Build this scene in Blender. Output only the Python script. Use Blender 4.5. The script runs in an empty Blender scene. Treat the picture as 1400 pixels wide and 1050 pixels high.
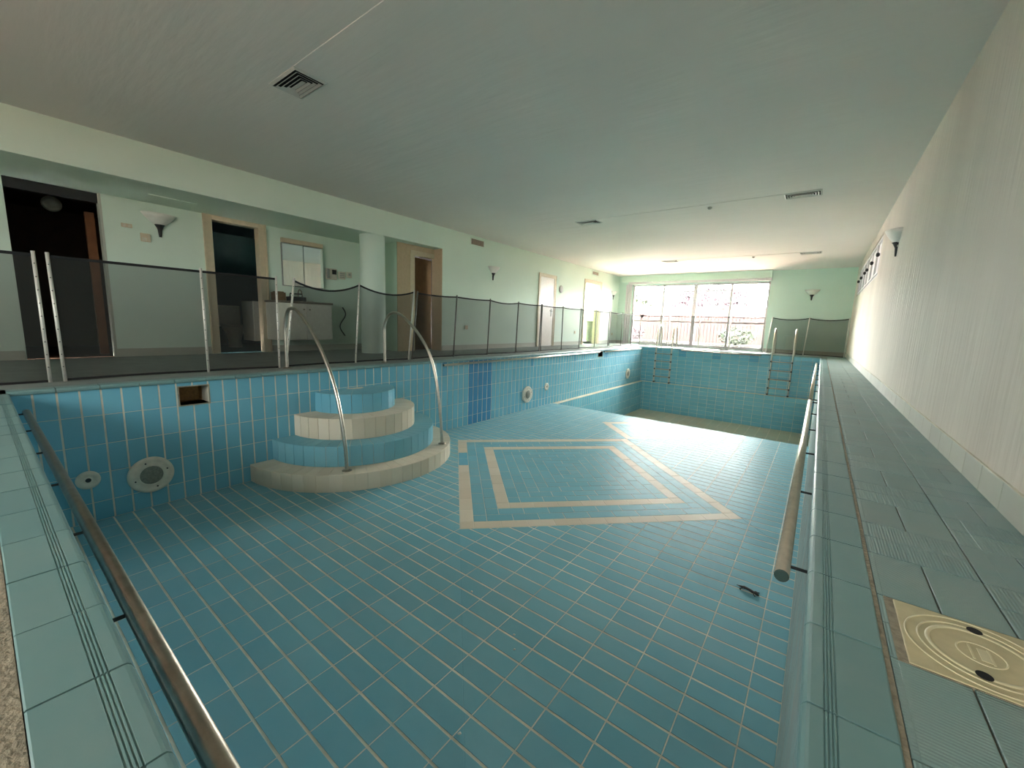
import bpy, math, random
from mathutils import Matrix, Vector
random.seed(7)
S = bpy.context.scene
COL = S.collection

# ------------------------------------------------------------------ camera
YAW, PITCH, ROLL, FPX = 0.64325879, 0.15011044, 0.03496745, 554.536
CAM = Vector((0.0, 0.0, 0.642))
_f = Vector((-math.sin(YAW)*math.cos(PITCH), math.cos(YAW)*math.cos(PITCH), -math.sin(PITCH)))
_r0 = Vector((math.cos(YAW), math.sin(YAW), 0)); _u0 = _r0.cross(_f)
_r = math.cos(ROLL)*_r0 + math.sin(ROLL)*_u0
_u = -math.sin(ROLL)*_r0 + math.cos(ROLL)*_u0
cd = bpy.data.cameras.new('camera'); cam = bpy.data.objects.new('camera', cd); COL.objects.link(cam)
cd.sensor_fit = 'HORIZONTAL'; cd.sensor_width = 36.0; cd.lens = FPX/1400*36.0
cd.clip_start = 0.02; cd.clip_end = 300
cam.matrix_world = Matrix(((_r.x, _u.x, -_f.x, CAM.x), (_r.y, _u.y, -_f.y, CAM.y), (_r.z, _u.z, -_f.z, CAM.z), (0, 0, 0, 1)))
S.camera = cam

def project(p):
    d = Vector(p) - CAM
    z = d.dot(_f)
    if z < 0.05: return None
    return (700 + FPX*d.dot(_r)/z, 525 - FPX*d.dot(_u)/z)

# ------------------------------------------------------------------ world, sun, exposure
SKY, SUN, EXPO = 9.0, 3.0, 4.15
w = bpy.data.worlds.new('sky'); S.world = w; w.use_nodes = True
bg = w.node_tree.nodes['Background']
bg.inputs['Color'].default_value = (1.0, 0.975, 0.96, 1); bg.inputs['Strength'].default_value = SKY
sd = bpy.data.lights.new('sun', 'SUN'); sd.energy = SUN; sd.angle = 0.01; sd.color = (1.0, 0.95, 0.86)
so = bpy.data.objects.new('sun', sd); COL.objects.link(so)
so.rotation_euler = (math.radians(26), 0, math.radians(-22)); so.location = (0, 0, 30)
def portal(name, loc, rot, sx, sy):
    l = bpy.data.lights.new(name, 'AREA'); l.shape = 'RECTANGLE'; l.size = sx; l.size_y = sy
    l.cycles.is_portal = True
    o = bpy.data.objects.new(name, l); COL.objects.link(o); o.location = loc; o.rotation_euler = rot
portal('portal_far', (-3.64, 15.42, 1.12), (math.radians(90), 0, math.radians(180)), 4.3, 2.1)
portal('portal_near', (-2.3, -3.05, 1.575), (math.radians(90), 0, 0), 5.2, 1.35)
S.view_settings.view_transform = 'Standard'; S.view_settings.look = 'None'
S.view_settings.exposure = EXPO; S.view_settings.gamma = 1.0
S.view_settings.use_curve_mapping = False
S.cycles.use_denoising = True
S.cycles.max_bounces = 12; S.cycles.diffuse_bounces = 7; S.cycles.glossy_bounces = 5
S.cycles.transmission_bounces = 8; S.cycles.transparent_max_bounces = 16
S.cycles.caustics_reflective = False; S.cycles.caustics_refractive = False
S.cycles.sample_clamp_indirect = 12.0

# ------------------------------------------------------------------ materials
def lin(c):
    return tuple(((v/255)/12.92 if v/255 <= 0.04045 else ((v/255+0.055)/1.055)**2.4) for v in c) + (1,)
def newmat(name):
    m = bpy.data.materials.new(name); m.use_nodes = True
    return m, m.node_tree.nodes, m.node_tree.links, m.node_tree.nodes['Principled BSDF']
def plain(name, col, rough=0.5, metal=0.0, spec=0.5, noise=0.06, nscale=20.0, bump=0.0, bscale=60.0, detail=4.0):
    m, n, l, b = newmat(name)
    b.inputs['Roughness'].default_value = rough; b.inputs['Metallic'].default_value = metal
    b.inputs['Specular IOR Level'].default_value = spec
    tc = n.new('ShaderNodeNewGeometry')
    nz = n.new('ShaderNodeTexNoise'); nz.inputs['Scale'].default_value = nscale; nz.inputs['Detail'].default_value = detail
    l.new(tc.outputs['Position'], nz.inputs['Vector'])
    mx = n.new('ShaderNodeMix'); mx.data_type = 'RGBA'
    c = lin(col)
    mx.inputs['A'].default_value = tuple(max(0, v*(1-noise*2)) for v in c[:3])+(1,)
    mx.inputs['B'].default_value = tuple(min(1, v*(1+noise*2)) for v in c[:3])+(1,)
    l.new(nz.outputs['Fac'], mx.inputs['Factor']); l.new(mx.outputs['Result'], b.inputs['Base Color'])
    if bump:
        n2 = n.new('ShaderNodeTexNoise'); n2.inputs['Scale'].default_value = bscale; n2.inputs['Detail'].default_value = 3
        l.new(tc.outputs['Position'], n2.inputs['Vector'])
        bp = n.new('ShaderNodeBump'); bp.inputs['Strength'].default_value = bump; bp.inputs['Distance'].default_value = 0.01
        l.new(n2.outputs['Fac'], bp.inputs['Height']); l.new(bp.outputs['Normal'], b.inputs['Normal'])
    return m
def tile_mat(name, c1, c2, rough=0.3, dust=0.25, dustcol=(165, 160, 148), spec=0.5, ribs=False, dscale=1.6, stripes=None):
    """glazed tile: colour differs tile by tile, dust in drifting patches"""
    m, n, l, b = newmat(name)
    oi = n.new('ShaderNodeObjectInfo'); ge = n.new('ShaderNodeNewGeometry')
    ad = n.new('ShaderNodeMath'); ad.operation = 'ADD'
    l.new(oi.outputs['Random'], ad.inputs[0]); l.new(ge.outputs['Random Per Island'], ad.inputs[1])
    fr = n.new('ShaderNodeMath'); fr.operation = 'FRACT'; l.new(ad.outputs[0], fr.inputs[0])
    mx = n.new('ShaderNodeMix'); mx.data_type = 'RGBA'
    mx.inputs['A'].default_value = lin(c1); mx.inputs['B'].default_value = lin(c2)
    l.new(fr.outputs[0], mx.inputs['Factor'])
    nz = n.new('ShaderNodeTexNoise'); nz.inputs['Scale'].default_value = dscale; nz.inputs['Detail'].default_value = 7
    nz.inputs['Roughness'].default_value = 0.68
    l.new(ge.outputs['Position'], nz.inputs['Vector'])
    mr = n.new('ShaderNodeMapRange'); mr.inputs['From Min'].default_value = 0.38; mr.inputs['From Max'].default_value = 0.72
    mr.inputs['To Min'].default_value = dust*0.6; mr.inputs['To Max'].default_value = min(1, dust*1.35)
    l.new(nz.outputs['Fac'], mr.inputs['Value'])
    mx2 = n.new('ShaderNodeMix'); mx2.data_type = 'RGBA'
    l.new(mr.outputs['Result'], mx2.inputs['Factor']); l.new(mx.outputs['Result'], mx2.inputs['A'])
    mx2.inputs['B'].default_value = lin(dustcol); l.new(mx2.outputs['Result'], b.inputs['Base Color'])
    ma = n.new('ShaderNodeMath'); ma.operation = 'MULTIPLY_ADD'
    l.new(mr.outputs['Result'], ma.inputs[0]); ma.inputs[1].default_value = 0.35; ma.inputs[2].default_value = rough
    l.new(ma.outputs[0], b.inputs['Roughness']); b.inputs['Specular IOR Level'].default_value = spec
    bp = n.new('ShaderNodeBump'); bp.inputs['Distance'].default_value = 0.002
    if ribs:
        tc = n.new('ShaderNodeTexCoord'); wv = n.new('ShaderNodeTexWave'); wv.inputs['Scale'].default_value = 42.0
        wv.bands_direction = 'X' if ribs == 'X' else 'Y'
        l.new(tc.outputs['Object'], wv.inputs['Vector']); l.new(wv.outputs['Fac'], bp.inputs['Height'])
        bp.inputs['Strength'].default_value = 0.5; bp.inputs['Distance'].default_value = 0.0015
    else:
        n2 = n.new('ShaderNodeTexNoise'); n2.inputs['Scale'].default_value = 9.0; n2.inputs['Detail'].default_value = 2
        l.new(ge.outputs['Position'], n2.inputs['Vector']); l.new(n2.outputs['Fac'], bp.inputs['Height'])
        bp.inputs['Strength'].default_value = 0.3
    l.new(bp.outputs['Normal'], b.inputs['Normal'])
    return m
def plaster(name, col, streak=0.0, bump=0.25, stain_sheen=0.05, waves=False):
    m, n, l, b = newmat(name); b.inputs['Roughness'].default_value = 0.75; b.inputs['Specular IOR Level'].default_value = 0.25
    ge = n.new('ShaderNodeNewGeometry'); c = lin(col)
    nz = n.new('ShaderNodeTexNoise'); nz.inputs['Scale'].default_value = 0.9; nz.inputs['Detail'].default_value = 6
    mp = n.new('ShaderNodeMapping'); l.new(ge.outputs['Position'], mp.inputs['Vector'])
    mp.inputs['Scale'].default_value = (1, 1, 0.35 if streak else 1)
    l.new(mp.outputs['Vector'], nz.inputs['Vector'])
    mx = n.new('ShaderNodeMix'); mx.data_type = 'RGBA'
    mx.inputs['A'].default_value = tuple(v*(1-stain_sheen*1.5) for v in c[:3])+(1,)
    mx.inputs['B'].default_value = tuple(min(1, v*(1+stain_sheen)) for v in c[:3])+(1,)
    l.new(nz.outputs['Fac'], mx.inputs['Factor']); l.new(mx.outputs['Result'], b.inputs['Base Color'])
    n2 = n.new('ShaderNodeTexNoise'); n2.inputs['Detail'].default_value = 5
    mp2 = n.new('ShaderNodeMapping'); l.new(ge.outputs['Position'], mp2.inputs['Vector'])
    if waves:
        n2.inputs['Scale'].default_value = 2.2; mp2.inputs['Scale'].default_value = (0.5, 3.2, 1)
    elif streak:
        n2.inputs['Scale'].default_value = 5.0; mp2.inputs['Scale'].default_value = (1, 3.0, 0.35)
    else:
        n2.inputs['Scale'].default_value = 14.0
    l.new(mp2.outputs['Vector'], n2.inputs['Vector'])
    bp = n.new('ShaderNodeBump'); bp.inputs['Strength'].default_value = bump; bp.inputs['Distance'].default_value = 0.02
    l.new(n2.outputs['Fac'], bp.inputs['Height']); l.new(bp.outputs['Normal'], b.inputs['Normal'])
    return m
M = {}
M['wall'] = plaster('mint_plaster', (216, 234, 220), bump=0.12)
M['wall_right'] = plaster('pale_plaster', (224, 216, 203), streak=1, bump=0.9, stain_sheen=0.22)  # strong colour streaks stand in for soft reflections along this wall
M['wall_far'] = plaster('mint_far_plaster', (206, 230, 218), bump=0.1)
M['ceiling'] = plaster('ceiling_plaster', (224, 222, 216), waves=True, bump=0.5)
M['grout'] = plain('grout', (208, 202, 184), 0.9, noise=0.3, nscale=3.5, spec=0.2, bump=0.2, bscale=120)
M['blue'] = tile_mat('blue_pool_tile', (98, 168, 192), (110, 178, 201), rough=0.22, dust=0.08)
M['blue_scaled'] = tile_mat('limescaled_pool_tile', (112, 160, 168), (124, 168, 174), rough=0.5, dust=0.7, dustcol=(150, 150, 140), spec=0.1, dscale=5)
M['blue_mid'] = tile_mat('mid_blue_pool_tile', (72, 148, 182), (82, 156, 188), rough=0.22, dust=0.08)
M['blue_dark'] = tile_mat('deep_blue_pool_tile', (52, 126, 172), (62, 136, 180), rough=0.2, dust=0.05)
M['floor_tile'] = tile_mat('blue_floor_tile', (98, 164, 182), (107, 173, 190), rough=0.33, dust=0.22, dustcol=(172, 178, 170), spec=0.017)
M['cream'] = tile_mat('cream_tile', (206, 196, 174), (216, 207, 188), rough=0.35, dust=0.2, spec=0.017)
M['silt_tile'] = tile_mat('silted_floor_tile', (140, 166, 156), (158, 176, 162), rough=0.45, dust=0.45, dustcol=(172, 160, 132))
M['deck_rib_x'] = tile_mat('ribbed_deck_tile', (92, 136, 138), (106, 148, 148), rough=0.42, dust=0.42, dustcol=(156, 156, 146), ribs='X', dscale=3)
M['deck_rib_y'] = tile_mat('ribbed_deck_tile_cross', (92, 136, 138), (106, 148, 148), rough=0.42, dust=0.42, dustcol=(156, 156, 146), ribs='Y', dscale=3)
M['coping'] = tile_mat('coping_tile', (84, 130, 134), (96, 140, 142), rough=0.33, dust=0.24, dustcol=(150, 154, 144), dscale=3)
M['skirt'] = tile_mat('skirting_tile', (178, 184, 172), (192, 196, 182), rough=0.35, dust=0.3)
M['deck_grout'] = plain('dark_deck_grout', (112, 106, 94), 0.95, noise=0.2, nscale=30)
M['deck_grey'] = plain('grey_deck', (120, 128, 124), 0.5, noise=0.2, nscale=5)
M['steel'] = plain('stainless_steel', (190, 184, 172), 0.3, 1.0, noise=0.12, nscale=30)
M['rail_steel'] = plain('brushed_rail_steel', (206, 196, 178), 0.36, 0.7, noise=0.12, nscale=30)
M['cap_dark'] = plain('dark_rail_end', (62, 78, 72), 0.25)
M['steel_dull'] = plain('tarnished_steel', (150, 142, 130), 0.36, 1.0, noise=0.2, nscale=25)
M['bolt'] = plain('dark_fitting', (38, 38, 38), 0.5)
M['white_metal'] = plain('white_painted_metal', (226, 226, 222), 0.4)
M['post'] = plain('pale_aluminium_post', (210, 208, 200), 0.4, 0.3)
M['post_dark'] = plain('dark_grey_post', (92, 90, 86), 0.45, 0.2)
M['black'] = plain('black_webbing', (14, 14, 15), 0.8)
M['white_plastic'] = plain('aged_white_plastic', (205, 200, 184), 0.45, noise=0.1)
M['lens'] = plain('clouded_lens', (124, 124, 112), 0.4, noise=0.25, nscale=60)
M['beige_plastic'] = plain('beige_plastic', (186, 176, 140), 0.5, noise=0.12, nscale=25)
M['beige_raised'] = plain('worn_beige_plastic', (206, 198, 164), 0.5, noise=0.1, nscale=25)
M['mortar'] = plain('crumbled_mortar', (142, 134, 116), 0.95, noise=0.3, nscale=40, bump=0.6, bscale=90)
M['skimmer'] = plain('skimmer_cavity', (170, 140, 96), 0.8, noise=0.3, nscale=40)
M['casing'] = plain('cream_door_casing', (206, 192, 164), 0.45)
M['door_white'] = plain('off_white_door', (226, 220, 210), 0.4)
M['wood'] = plain('brown_wood', (104, 78, 54), 0.7, spec=0.1, noise=0.2, nscale=8)
M['wood_post'] = plain('orange_wood', (120, 74, 40), 0.6, noise=0.2, nscale=8)
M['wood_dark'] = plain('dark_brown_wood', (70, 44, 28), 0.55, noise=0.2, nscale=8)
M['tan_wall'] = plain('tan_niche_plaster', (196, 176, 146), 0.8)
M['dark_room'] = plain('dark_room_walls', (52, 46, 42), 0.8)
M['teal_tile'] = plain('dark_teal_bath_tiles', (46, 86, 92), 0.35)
M['cabinet'] = plain('white_cabinet', (222, 220, 208), 0.45)
M['counter'] = plain('stone_counter', (118, 110, 96), 0.4, noise=0.3, nscale=40)
M['brass_box'] = plain('brown_box', (112, 92, 66), 0.5, noise=0.2)
M['dark_plastic'] = plain('dark_plastic', (34, 36, 38), 0.4)
M['grey_plastic'] = plain('grey_plastic', (150, 154, 148), 0.5)
M['vent'] = plain('vent_metal', (196, 200, 194), 0.45)
M['vent_brown'] = plain('brown_grille', (146, 134, 118), 0.55)
M['void'] = plain('duct_dark', (8, 8, 8), 0.95, noise=0)
M['shade'] = plain('frosted_glass_shade', (226, 226, 218), 0.35, noise=0.06, nscale=15)
M['window_frame'] = plain('white_window_frame', (214, 210, 212), 0.4)
M['lawn'] = plain('lawn', (40, 42, 19), 0.9, noise=0.25, nscale=4, bump=0.5)
M['paving'] = plain('terracotta_paving', (176, 146, 134), 0.85, noise=0.15, nscale=3)
M['pink_wall'] = plain('terracotta_wall', (46, 28, 26), 0.9, noise=0.12, nscale=2)
M['leaf'] = plain('hedge_leaf', (26, 36, 15), 0.6, noise=0.3, nscale=3)
M['leaf_pink'] = plain('bougainvillea_leaf', (46, 30, 38), 0.6, noise=0.3, nscale=3)
M['trunk'] = plain('trunk', (50, 42, 34), 0.9)
M['curtain'] = plain('sheer_curtain', (238, 234, 236), 0.9)
M['pebble'] = plain('white_chip', (216, 212, 200), 0.7)
M['gecko'] = plain('dark_gecko_skin', (26, 26, 24), 0.6)
M['bin'] = plain('woven_bin', (104, 100, 84), 0.8)
m, n, l, b = newmat('mirror'); b.inputs['Metallic'].default_value = 1; b.inputs['Roughness'].default_value = 0.02
b.inputs['Base Color'].default_value = (0.93, 0.95, 0.93, 1); M['mirror'] = m
m, n, l, b = newmat('window_glass')
tr = n.new('ShaderNodeBsdfTransparent'); tr.inputs['Color'].default_value = (0.95, 0.97, 0.96, 1)
gl = n.new('ShaderNodeBsdfGlossy'); gl.inputs['Roughness'].default_value = 0.02
fz = n.new('ShaderNodeFresnel'); fz.inputs['IOR'].default_value = 1.3
ms = n.new('ShaderNodeMixShader'); l.new(fz.outputs[0], ms.inputs[0]); l.new(tr.outputs[0], ms.inputs[1]); l.new(gl.outputs[0], ms.inputs[2])
l.new(ms.outputs[0], n['Material Output'].inputs['Surface']); M['glass'] = m
m, n, l, b = newmat('fill_pane_glass')  # tint dims the sky through the opening added behind the viewpoint
tr = n.new('ShaderNodeBsdfTransparent'); tr.inputs['Color'].default_value = (0.26, 0.265, 0.26, 1)
l.new(tr.outputs[0], n['Material Output'].inputs['Surface']); M['fill_pane'] = m
m, n, l, b = newmat('frosted_pane')
tl = n.new('ShaderNodeBsdfTranslucent'); tl.inputs['Color'].default_value = (0.8, 0.8, 0.8, 1)
df = n.new('ShaderNodeBsdfDiffuse'); df.inputs['Color'].default_value = lin((222, 220, 220))
ms = n.new('ShaderNodeMixShader'); ms.inputs[0].default_value = 0.07
l.new(df.outputs[0], ms.inputs[1]); l.new(tl.outputs[0], ms.inputs[2]); l.new(ms.outputs[0], n['Material Output'].inputs['Surface']); M['frosted'] = m
m, n, l, b = newmat('sheer'); 
tl = n.new('ShaderNodeBsdfTranslucent'); tl.inputs['Color'].default_value = (0.85, 0.83, 0.86, 1)
l.new(tl.outputs[0], n['Material Output'].inputs['Surface']); M['sheer'] = m
m, n, l, b = newmat('fence_mesh_fabric')
tr = n.new('ShaderNodeBsdfTransparent'); df = n.new('ShaderNodeBsdfDiffuse'); df.inputs['Color'].default_value = lin((62, 64, 62))
ms = n.new('ShaderNodeMixShader'); ms.inputs[0].default_value = 0.5
l.new(tr.outputs[0], ms.inputs[1]); l.new(df.outputs[0], ms.inputs[2]); l.new(ms.outputs[0], n['Material Output'].inputs['Surface']); M['mesh'] = m

# ------------------------------------------------------------------ geometry helpers
class G:
    def __init__(s): s.v = []; s.f = []; s.m = []; s.mats = []; s.cur = 0
    def mat(s, k):
        if k not in s.mats: s.mats.append(k)
        s.cur = s.mats.index(k); return s
    def add(s, vs, fs):
        o = len(s.v); s.v += [tuple(p) for p in vs]; s.f += [tuple(o+i for i in f) for f in fs]; s.m += [s.cur]*len(fs); return s
    def box(s, a, b):
        x0, y0, z0 = (min(a[i], b[i]) for i in range(3)); x1, y1, z1 = (max(a[i], b[i]) for i in range(3))
        return s.add([(x0,y0,z0),(x1,y0,z0),(x1,y1,z0),(x0,y1,z0),(x0,y0,z1),(x1,y0,z1),(x1,y1,z1),(x0,y1,z1)],
              [(0,3,2,1),(4,5,6,7),(0,1,5,4),(1,2,6,5),(2,3,7,6),(3,0,4,7)])
    def quad(s, a, b, c, d): return s.add([a, b, c, d], [(0,1,2,3)])
    def prism(s, poly, d):            # poly: 3d points, d: offset vector
        n = len(poly); d = Vector(d); P = [Vector(p) for p in poly]
        return s.add(P+[p+d for p in P], [tuple(range(n))[::-1], tuple(range(n, 2*n))]+[(i, (i+1) % n, n+(i+1) % n, n+i) for i in range(n)])
    def tube(s, pts, r, k=10, cap=True):
        P = [Vector(p) for p in pts]; rings = []
        rs = r if isinstance(r, (list, tuple)) else [r]*len(P)
        t0 = (P[1]-P[0]).normalized(); up = Vector((0,0,1)) if abs(t0.z) < 0.9 else Vector((1,0,0))
        a = t0.cross(up).normalized()
        for i, p in enumerate(P):
            t = (P[min(i+1, len(P)-1)]-P[max(i-1, 0)]).normalized()
            a = (a - t*a.dot(t)).normalized(); bb = t.cross(a)
            rings.append([p+(a*math.cos(2*math.pi*j/k)+bb*math.sin(2*math.pi*j/k))*rs[i] for j in range(k)])
        vs = [q for R in rings for q in R]; fs = []
        for i in range(len(P)-1):
            for j in range(k): fs.append((i*k+j, i*k+(j+1) % k, (i+1)*k+(j+1) % k, (i+1)*k+j))
        if cap: fs += [tuple(range(k))[::-1], tuple((len(P)-1)*k+j for j in range(k))]
        return s.add(vs, fs)
    def lathe(s, prof, o, ax, k=32, a0=0.0, a1=2*math.pi, ref=None):   # prof: (r, h) about axis ax at o
        ax = Vector(ax).normalized(); o = Vector(o)
        e = Vector(ref) if ref else (Vector((0,0,1)) if abs(ax.z) < 0.9 else Vector((1,0,0)))
        e = (e-ax*e.dot(ax)).normalized(); g = ax.cross(e); full = abs(a1-a0-2*math.pi) < 1e-6
        nn = k if full else k+1; vs = []; fs = []
        for r, h in prof:
            for j in range(nn):
                t = a0+(a1-a0)*j/k; vs.append(o+ax*h+(e*math.cos(t)+g*math.sin(t))*max(r, 1e-5))
        for i in range(len(prof)-1):
            for j in range(k):
                j2 = (j+1) % nn if full else j+1
                fs.append((i*nn+j, i*nn+j2, (i+1)*nn+j2, (i+1)*nn+j))
        return s.add(vs, fs)
    def obj(s, name, mat=None, parent=None, smooth=False, bevel=0, thick=0):
        me = bpy.data.meshes.new(name); me.from_pydata(s.v, [], s.f)
        ks = s.mats or [mat]
        for k in ks: me.materials.append(M[k])
        if s.mats: me.polygons.foreach_set('material_index', s.m)
        if smooth: me.polygons.foreach_set('use_smooth', [True]*len(me.polygons))
        o = bpy.data.objects.new(name, me); COL.objects.link(o)
        if parent: o.parent = parent
        if thick:
            md = o.modifiers.new('solid', 'SOLIDIFY'); md.thickness = thick; md.offset = 0
        if bevel:
            md = o.modifiers.new('bevel', 'BEVEL'); md.width = bevel; md.segments = 2; md.limit_method = 'ANGLE'
        return o
def smooth_pts(P, n=6):
    P = [Vector(p) for p in P]; out = []
    for i in range(len(P)-1):
        p0, p1, p2, p3 = P[max(i-1, 0)], P[i], P[i+1], P[min(i+2, len(P)-1)]
        for j in range(n):
            t = j/n
            out.append(0.5*((2*p1)+(p2-p0)*t+(2*p0-5*p1+4*p2-p3)*t*t+(3*p1-p0-3*p2+p3)*t**3))
    return out+[P[-1]]
def tag(o, label, cat, group=None, kind=None):
    o['label'] = label
    if cat: o['category'] = cat
    if group: o['group'] = group
    if kind: o['kind'] = kind
    return o
def struct(o, label, cat='wall'): return tag(o, label, cat, kind='structure')
def empty(name, loc=(0,0,0)):
    o = bpy.data.objects.new(name, None); COL.objects.link(o); o.location = loc; o.empty_display_size = 0.1; return o
def dup(root, loc, rotz=0):
    r = root.copy(); COL.objects.link(r); r.location = loc; r.rotation_euler = (0, 0, rotz)
    for ch in list(root.children):
        c2 = ch.copy(); COL.objects.link(c2); c2.parent = r
        for g2 in ch.children:
            d = g2.copy(); COL.objects.link(d); d.parent = c2
    return r

# ---- tiles: every tile a proud bevelled slab over a recessed grout bed
_tm = {}
def tile_geo(g, poly, proud, b=0.0018, depth=0.004):
    """poly in local (u,v); appended to g as (u,v,n)"""
    n = len(poly); cx = sum(p[0] for p in poly)/n; cy = sum(p[1] for p in poly)/n
    def ins(p):
        dx, dy = cx-p[0], cy-p[1]; d = math.hypot(dx, dy) or 1; k = min(0.4, b*1.4/d); return (p[0]+dx*k, p[1]+dy*k)
    vs = [(p[0], p[1], -depth) for p in poly]+[(p[0], p[1], proud-b*0.5) for p in poly]+[(*ins(p), proud) for p in poly]
    fs = [tuple(range(2*n, 3*n))]
    for i in range(n):
        j = (i+1) % n
        fs += [(i, j, n+j, n+i), (n+i, n+j, 2*n+j, 2*n+i)]
    return g.add(vs, fs)
def area(p): return 0.5*sum(p[i][0]*p[(i+1) % len(p)][1]-p[(i+1) % len(p)][0]*p[i][1] for i in range(len(p)))
def lay(parent, frame, tiles, limit=300, name='tile', minarea=45.0, proud=0.0012, stuffname='small_tiles'):
    """frame: 4x4 mapping (u,v,n) to world. tiles: (poly, matkey)"""
    rank = []
    for i, (poly, mk) in enumerate(tiles):
        if area(poly) < 0: poly = poly[::-1]
        pr = [project(frame @ Vector((p[0], p[1], proud))) for p in poly]
        a = 0.0
        if all(pr):
            cx = sum(p[0] for p in pr)/len(pr); cy = sum(p[1] for p in pr)/len(pr)
            if -40 < cx < 1440 and -40 < cy < 1090: a = abs(area(pr))
        rank.append((a, poly, mk))
    rank.sort(key=lambda t: -t[0])
    solo = [t for t in rank[:limit] if t[0] > minarea]; rest = rank[len(solo):]
    if 0 < len(rest) < 4: solo = rank; rest = []
    for a, poly, mk in solo:
        n = len(poly); c = (sum(p[0] for p in poly)/n, sum(p[1] for p in poly)/n)
        loc = [(round(p[0]-c[0], 4), round(p[1]-c[1], 4)) for p in poly]
        key = (tuple(loc), mk, proud)
        if key not in _tm:
            g = G(); tile_geo(g, loc, proud); me = bpy.data.meshes.new(name); me.from_pydata(g.v, [], g.f); me.materials.append(M[mk]); _tm[key] = me
        o = bpy.data.objects.new(name, _tm[key]); COL.objects.link(o); o.parent = parent
        tw = Matrix.Rotation(random.gauss(0, 0.0025), 4, 'X') @ Matrix.Rotation(random.gauss(0, 0.0025), 4, 'Y')
        o.matrix_local = frame @ Matrix.Translation((c[0], c[1], 0)) @ tw
    if rest:
        g = G()
        for a, poly, mk in rest: g.mat(mk); tile_geo(g, poly, proud)
        g.v = [tuple(frame @ Vector(p)) for p in g.v]
        o = g.obj(stuffname, parent=parent); o['kind'] = 'stuff'; o['label'] = 'smaller tiles of the same surface'
def frame(o, u, v):
    u = Vector(u); v = Vector(v); n = u.cross(v)
    return Matrix(((u.x, v.x, n.x, o[0]), (u.y, v.y, n.y, o[1]), (u.z, v.z, n.z, o[2]), (0, 0, 0, 1)))
def rect(u0, u1, v0, v1): return [(u0, v0), (u1, v0), (u1, v1), (u0, v1)]
def clip(poly, a, b, c):              # keep a*x+b*y <= c
    out = []
    for i in range(len(poly)):
        p, q = poly[i], poly[(i+1) % len(poly)]; dp = a*p[0]+b*p[1]-c; dq = a*q[0]+b*q[1]-c
        if dp <= 0: out.append(p)
        if (dp < 0 < dq) or (dq < 0 < dp):
            t = dp/(dp-dq); out.append((p[0]+(q[0]-p[0])*t, p[1]+(q[1]-p[1])*t))
    return out if len(out) > 2 and abs(area(out)) > 2e-5 else []
def minus(poly, planes):              # convex poly minus convex region {a x + b y <= c for all}
    res = []; cur = poly
    for a, b, c in planes:
        o = clip(cur, -a, -b, -c)
        if o: res.append(o)
        cur = clip(cur, a, b, c)
        if not cur: break
    return res
def rplanes(u0, u1, v0, v1): return [(-1, 0, -u0), (1, 0, u1), (0, -1, -v0), (0, 1, v1)]
def cuts(vals, lo, hi):
    e = [lo]+[v for v in vals if lo+0.012 < v < hi-0.012]+[hi]; return list(zip(e[:-1], e[1:]))
def frange(a, b, s):
    out = []; k = 0
    while a+k*s < b: out.append(a+k*s); k += 1
    return out

# ------------------------------------------------------------------ room dimensions (metres)
XL, XR, YN, YF = -4.77, 0.06, 0.107, 13.68        # pool edges
ZS, ZD = -1.165, -2.13                            # shallow / deep floor
YB = 7.95; YD = 11.5
WR, WL, WB, ZC, ZSOF = 0.62, -6.4, -7.55, 2.52, 2.092
YW = 15.2; YNW = -3.0
# ------------------------------------------------------------------ structure
g = G()       # deck: around the pool
g.box((WB-0.1, YNW, -0.35), (WR, YN, -0.004)); g.box((WB-0.1, YF, -0.35), (WR, YW+0.2, -0.004))
g.box((WB-0.1, YN, -0.055), (XL-0.012, YF, -0.004)); g.box((XR+0.012, YN, -0.35), (WR, YF, -0.004))
deck = struct(g.obj('floor', 'deck_grout'), 'tiled pool deck surrounding the empty pool', 'floor')
g = G(); g.quad((WB, YNW, 0.0), (XL-0.14, YNW, 0.0), (XL-0.14, YW, 0.0), (WB, YW, 0.0)); g.quad((XL-0.14, YF+0.13, 0.0), (WR, YF+0.13, 0.0), (WR, YW, 0.0), (XL-0.14, YW, 0.0))
dk = g.obj('deck_surface', 'deck_grey', deck)
g = G(); g.box((WL, YNW, ZC), (WR+0.15, YW+0.2, ZC+0.15))
ceil = struct(g.obj('ceiling', 'ceiling'), 'pale rippled plaster ceiling above the pool', 'ceiling')
# right wall with high strip window
RWY0, RWY1, RWZ0, RWZ1 = 9.1, 14.1, 1.62, 2.32
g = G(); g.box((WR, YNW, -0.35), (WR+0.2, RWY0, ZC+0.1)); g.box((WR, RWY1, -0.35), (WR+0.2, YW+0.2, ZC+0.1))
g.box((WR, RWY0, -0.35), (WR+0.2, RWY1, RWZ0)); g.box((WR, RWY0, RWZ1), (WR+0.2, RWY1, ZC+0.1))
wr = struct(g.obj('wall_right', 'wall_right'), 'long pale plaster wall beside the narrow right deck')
# far wall with the big window
WX0, WX1, WZ0, WZ1 = -5.86, -1.44, 0.03, 2.2
g = G(); g.box((WL-0.18, YW, -0.35), (WX0, YW+0.25, ZC+0.1)); g.box((WX1, YW, -0.35), (WR+0.2, YW+0.25, ZC+0.1))
g.box((WX0, YW, -0.35), (WX1, YW+0.25, WZ0)); g.box((WX0, YW, WZ1), (WX1, YW+0.25, ZC+0.1))
wf = struct(g.obj('wall_far', 'wall_far'), 'mint green end wall around the big garden window')
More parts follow.
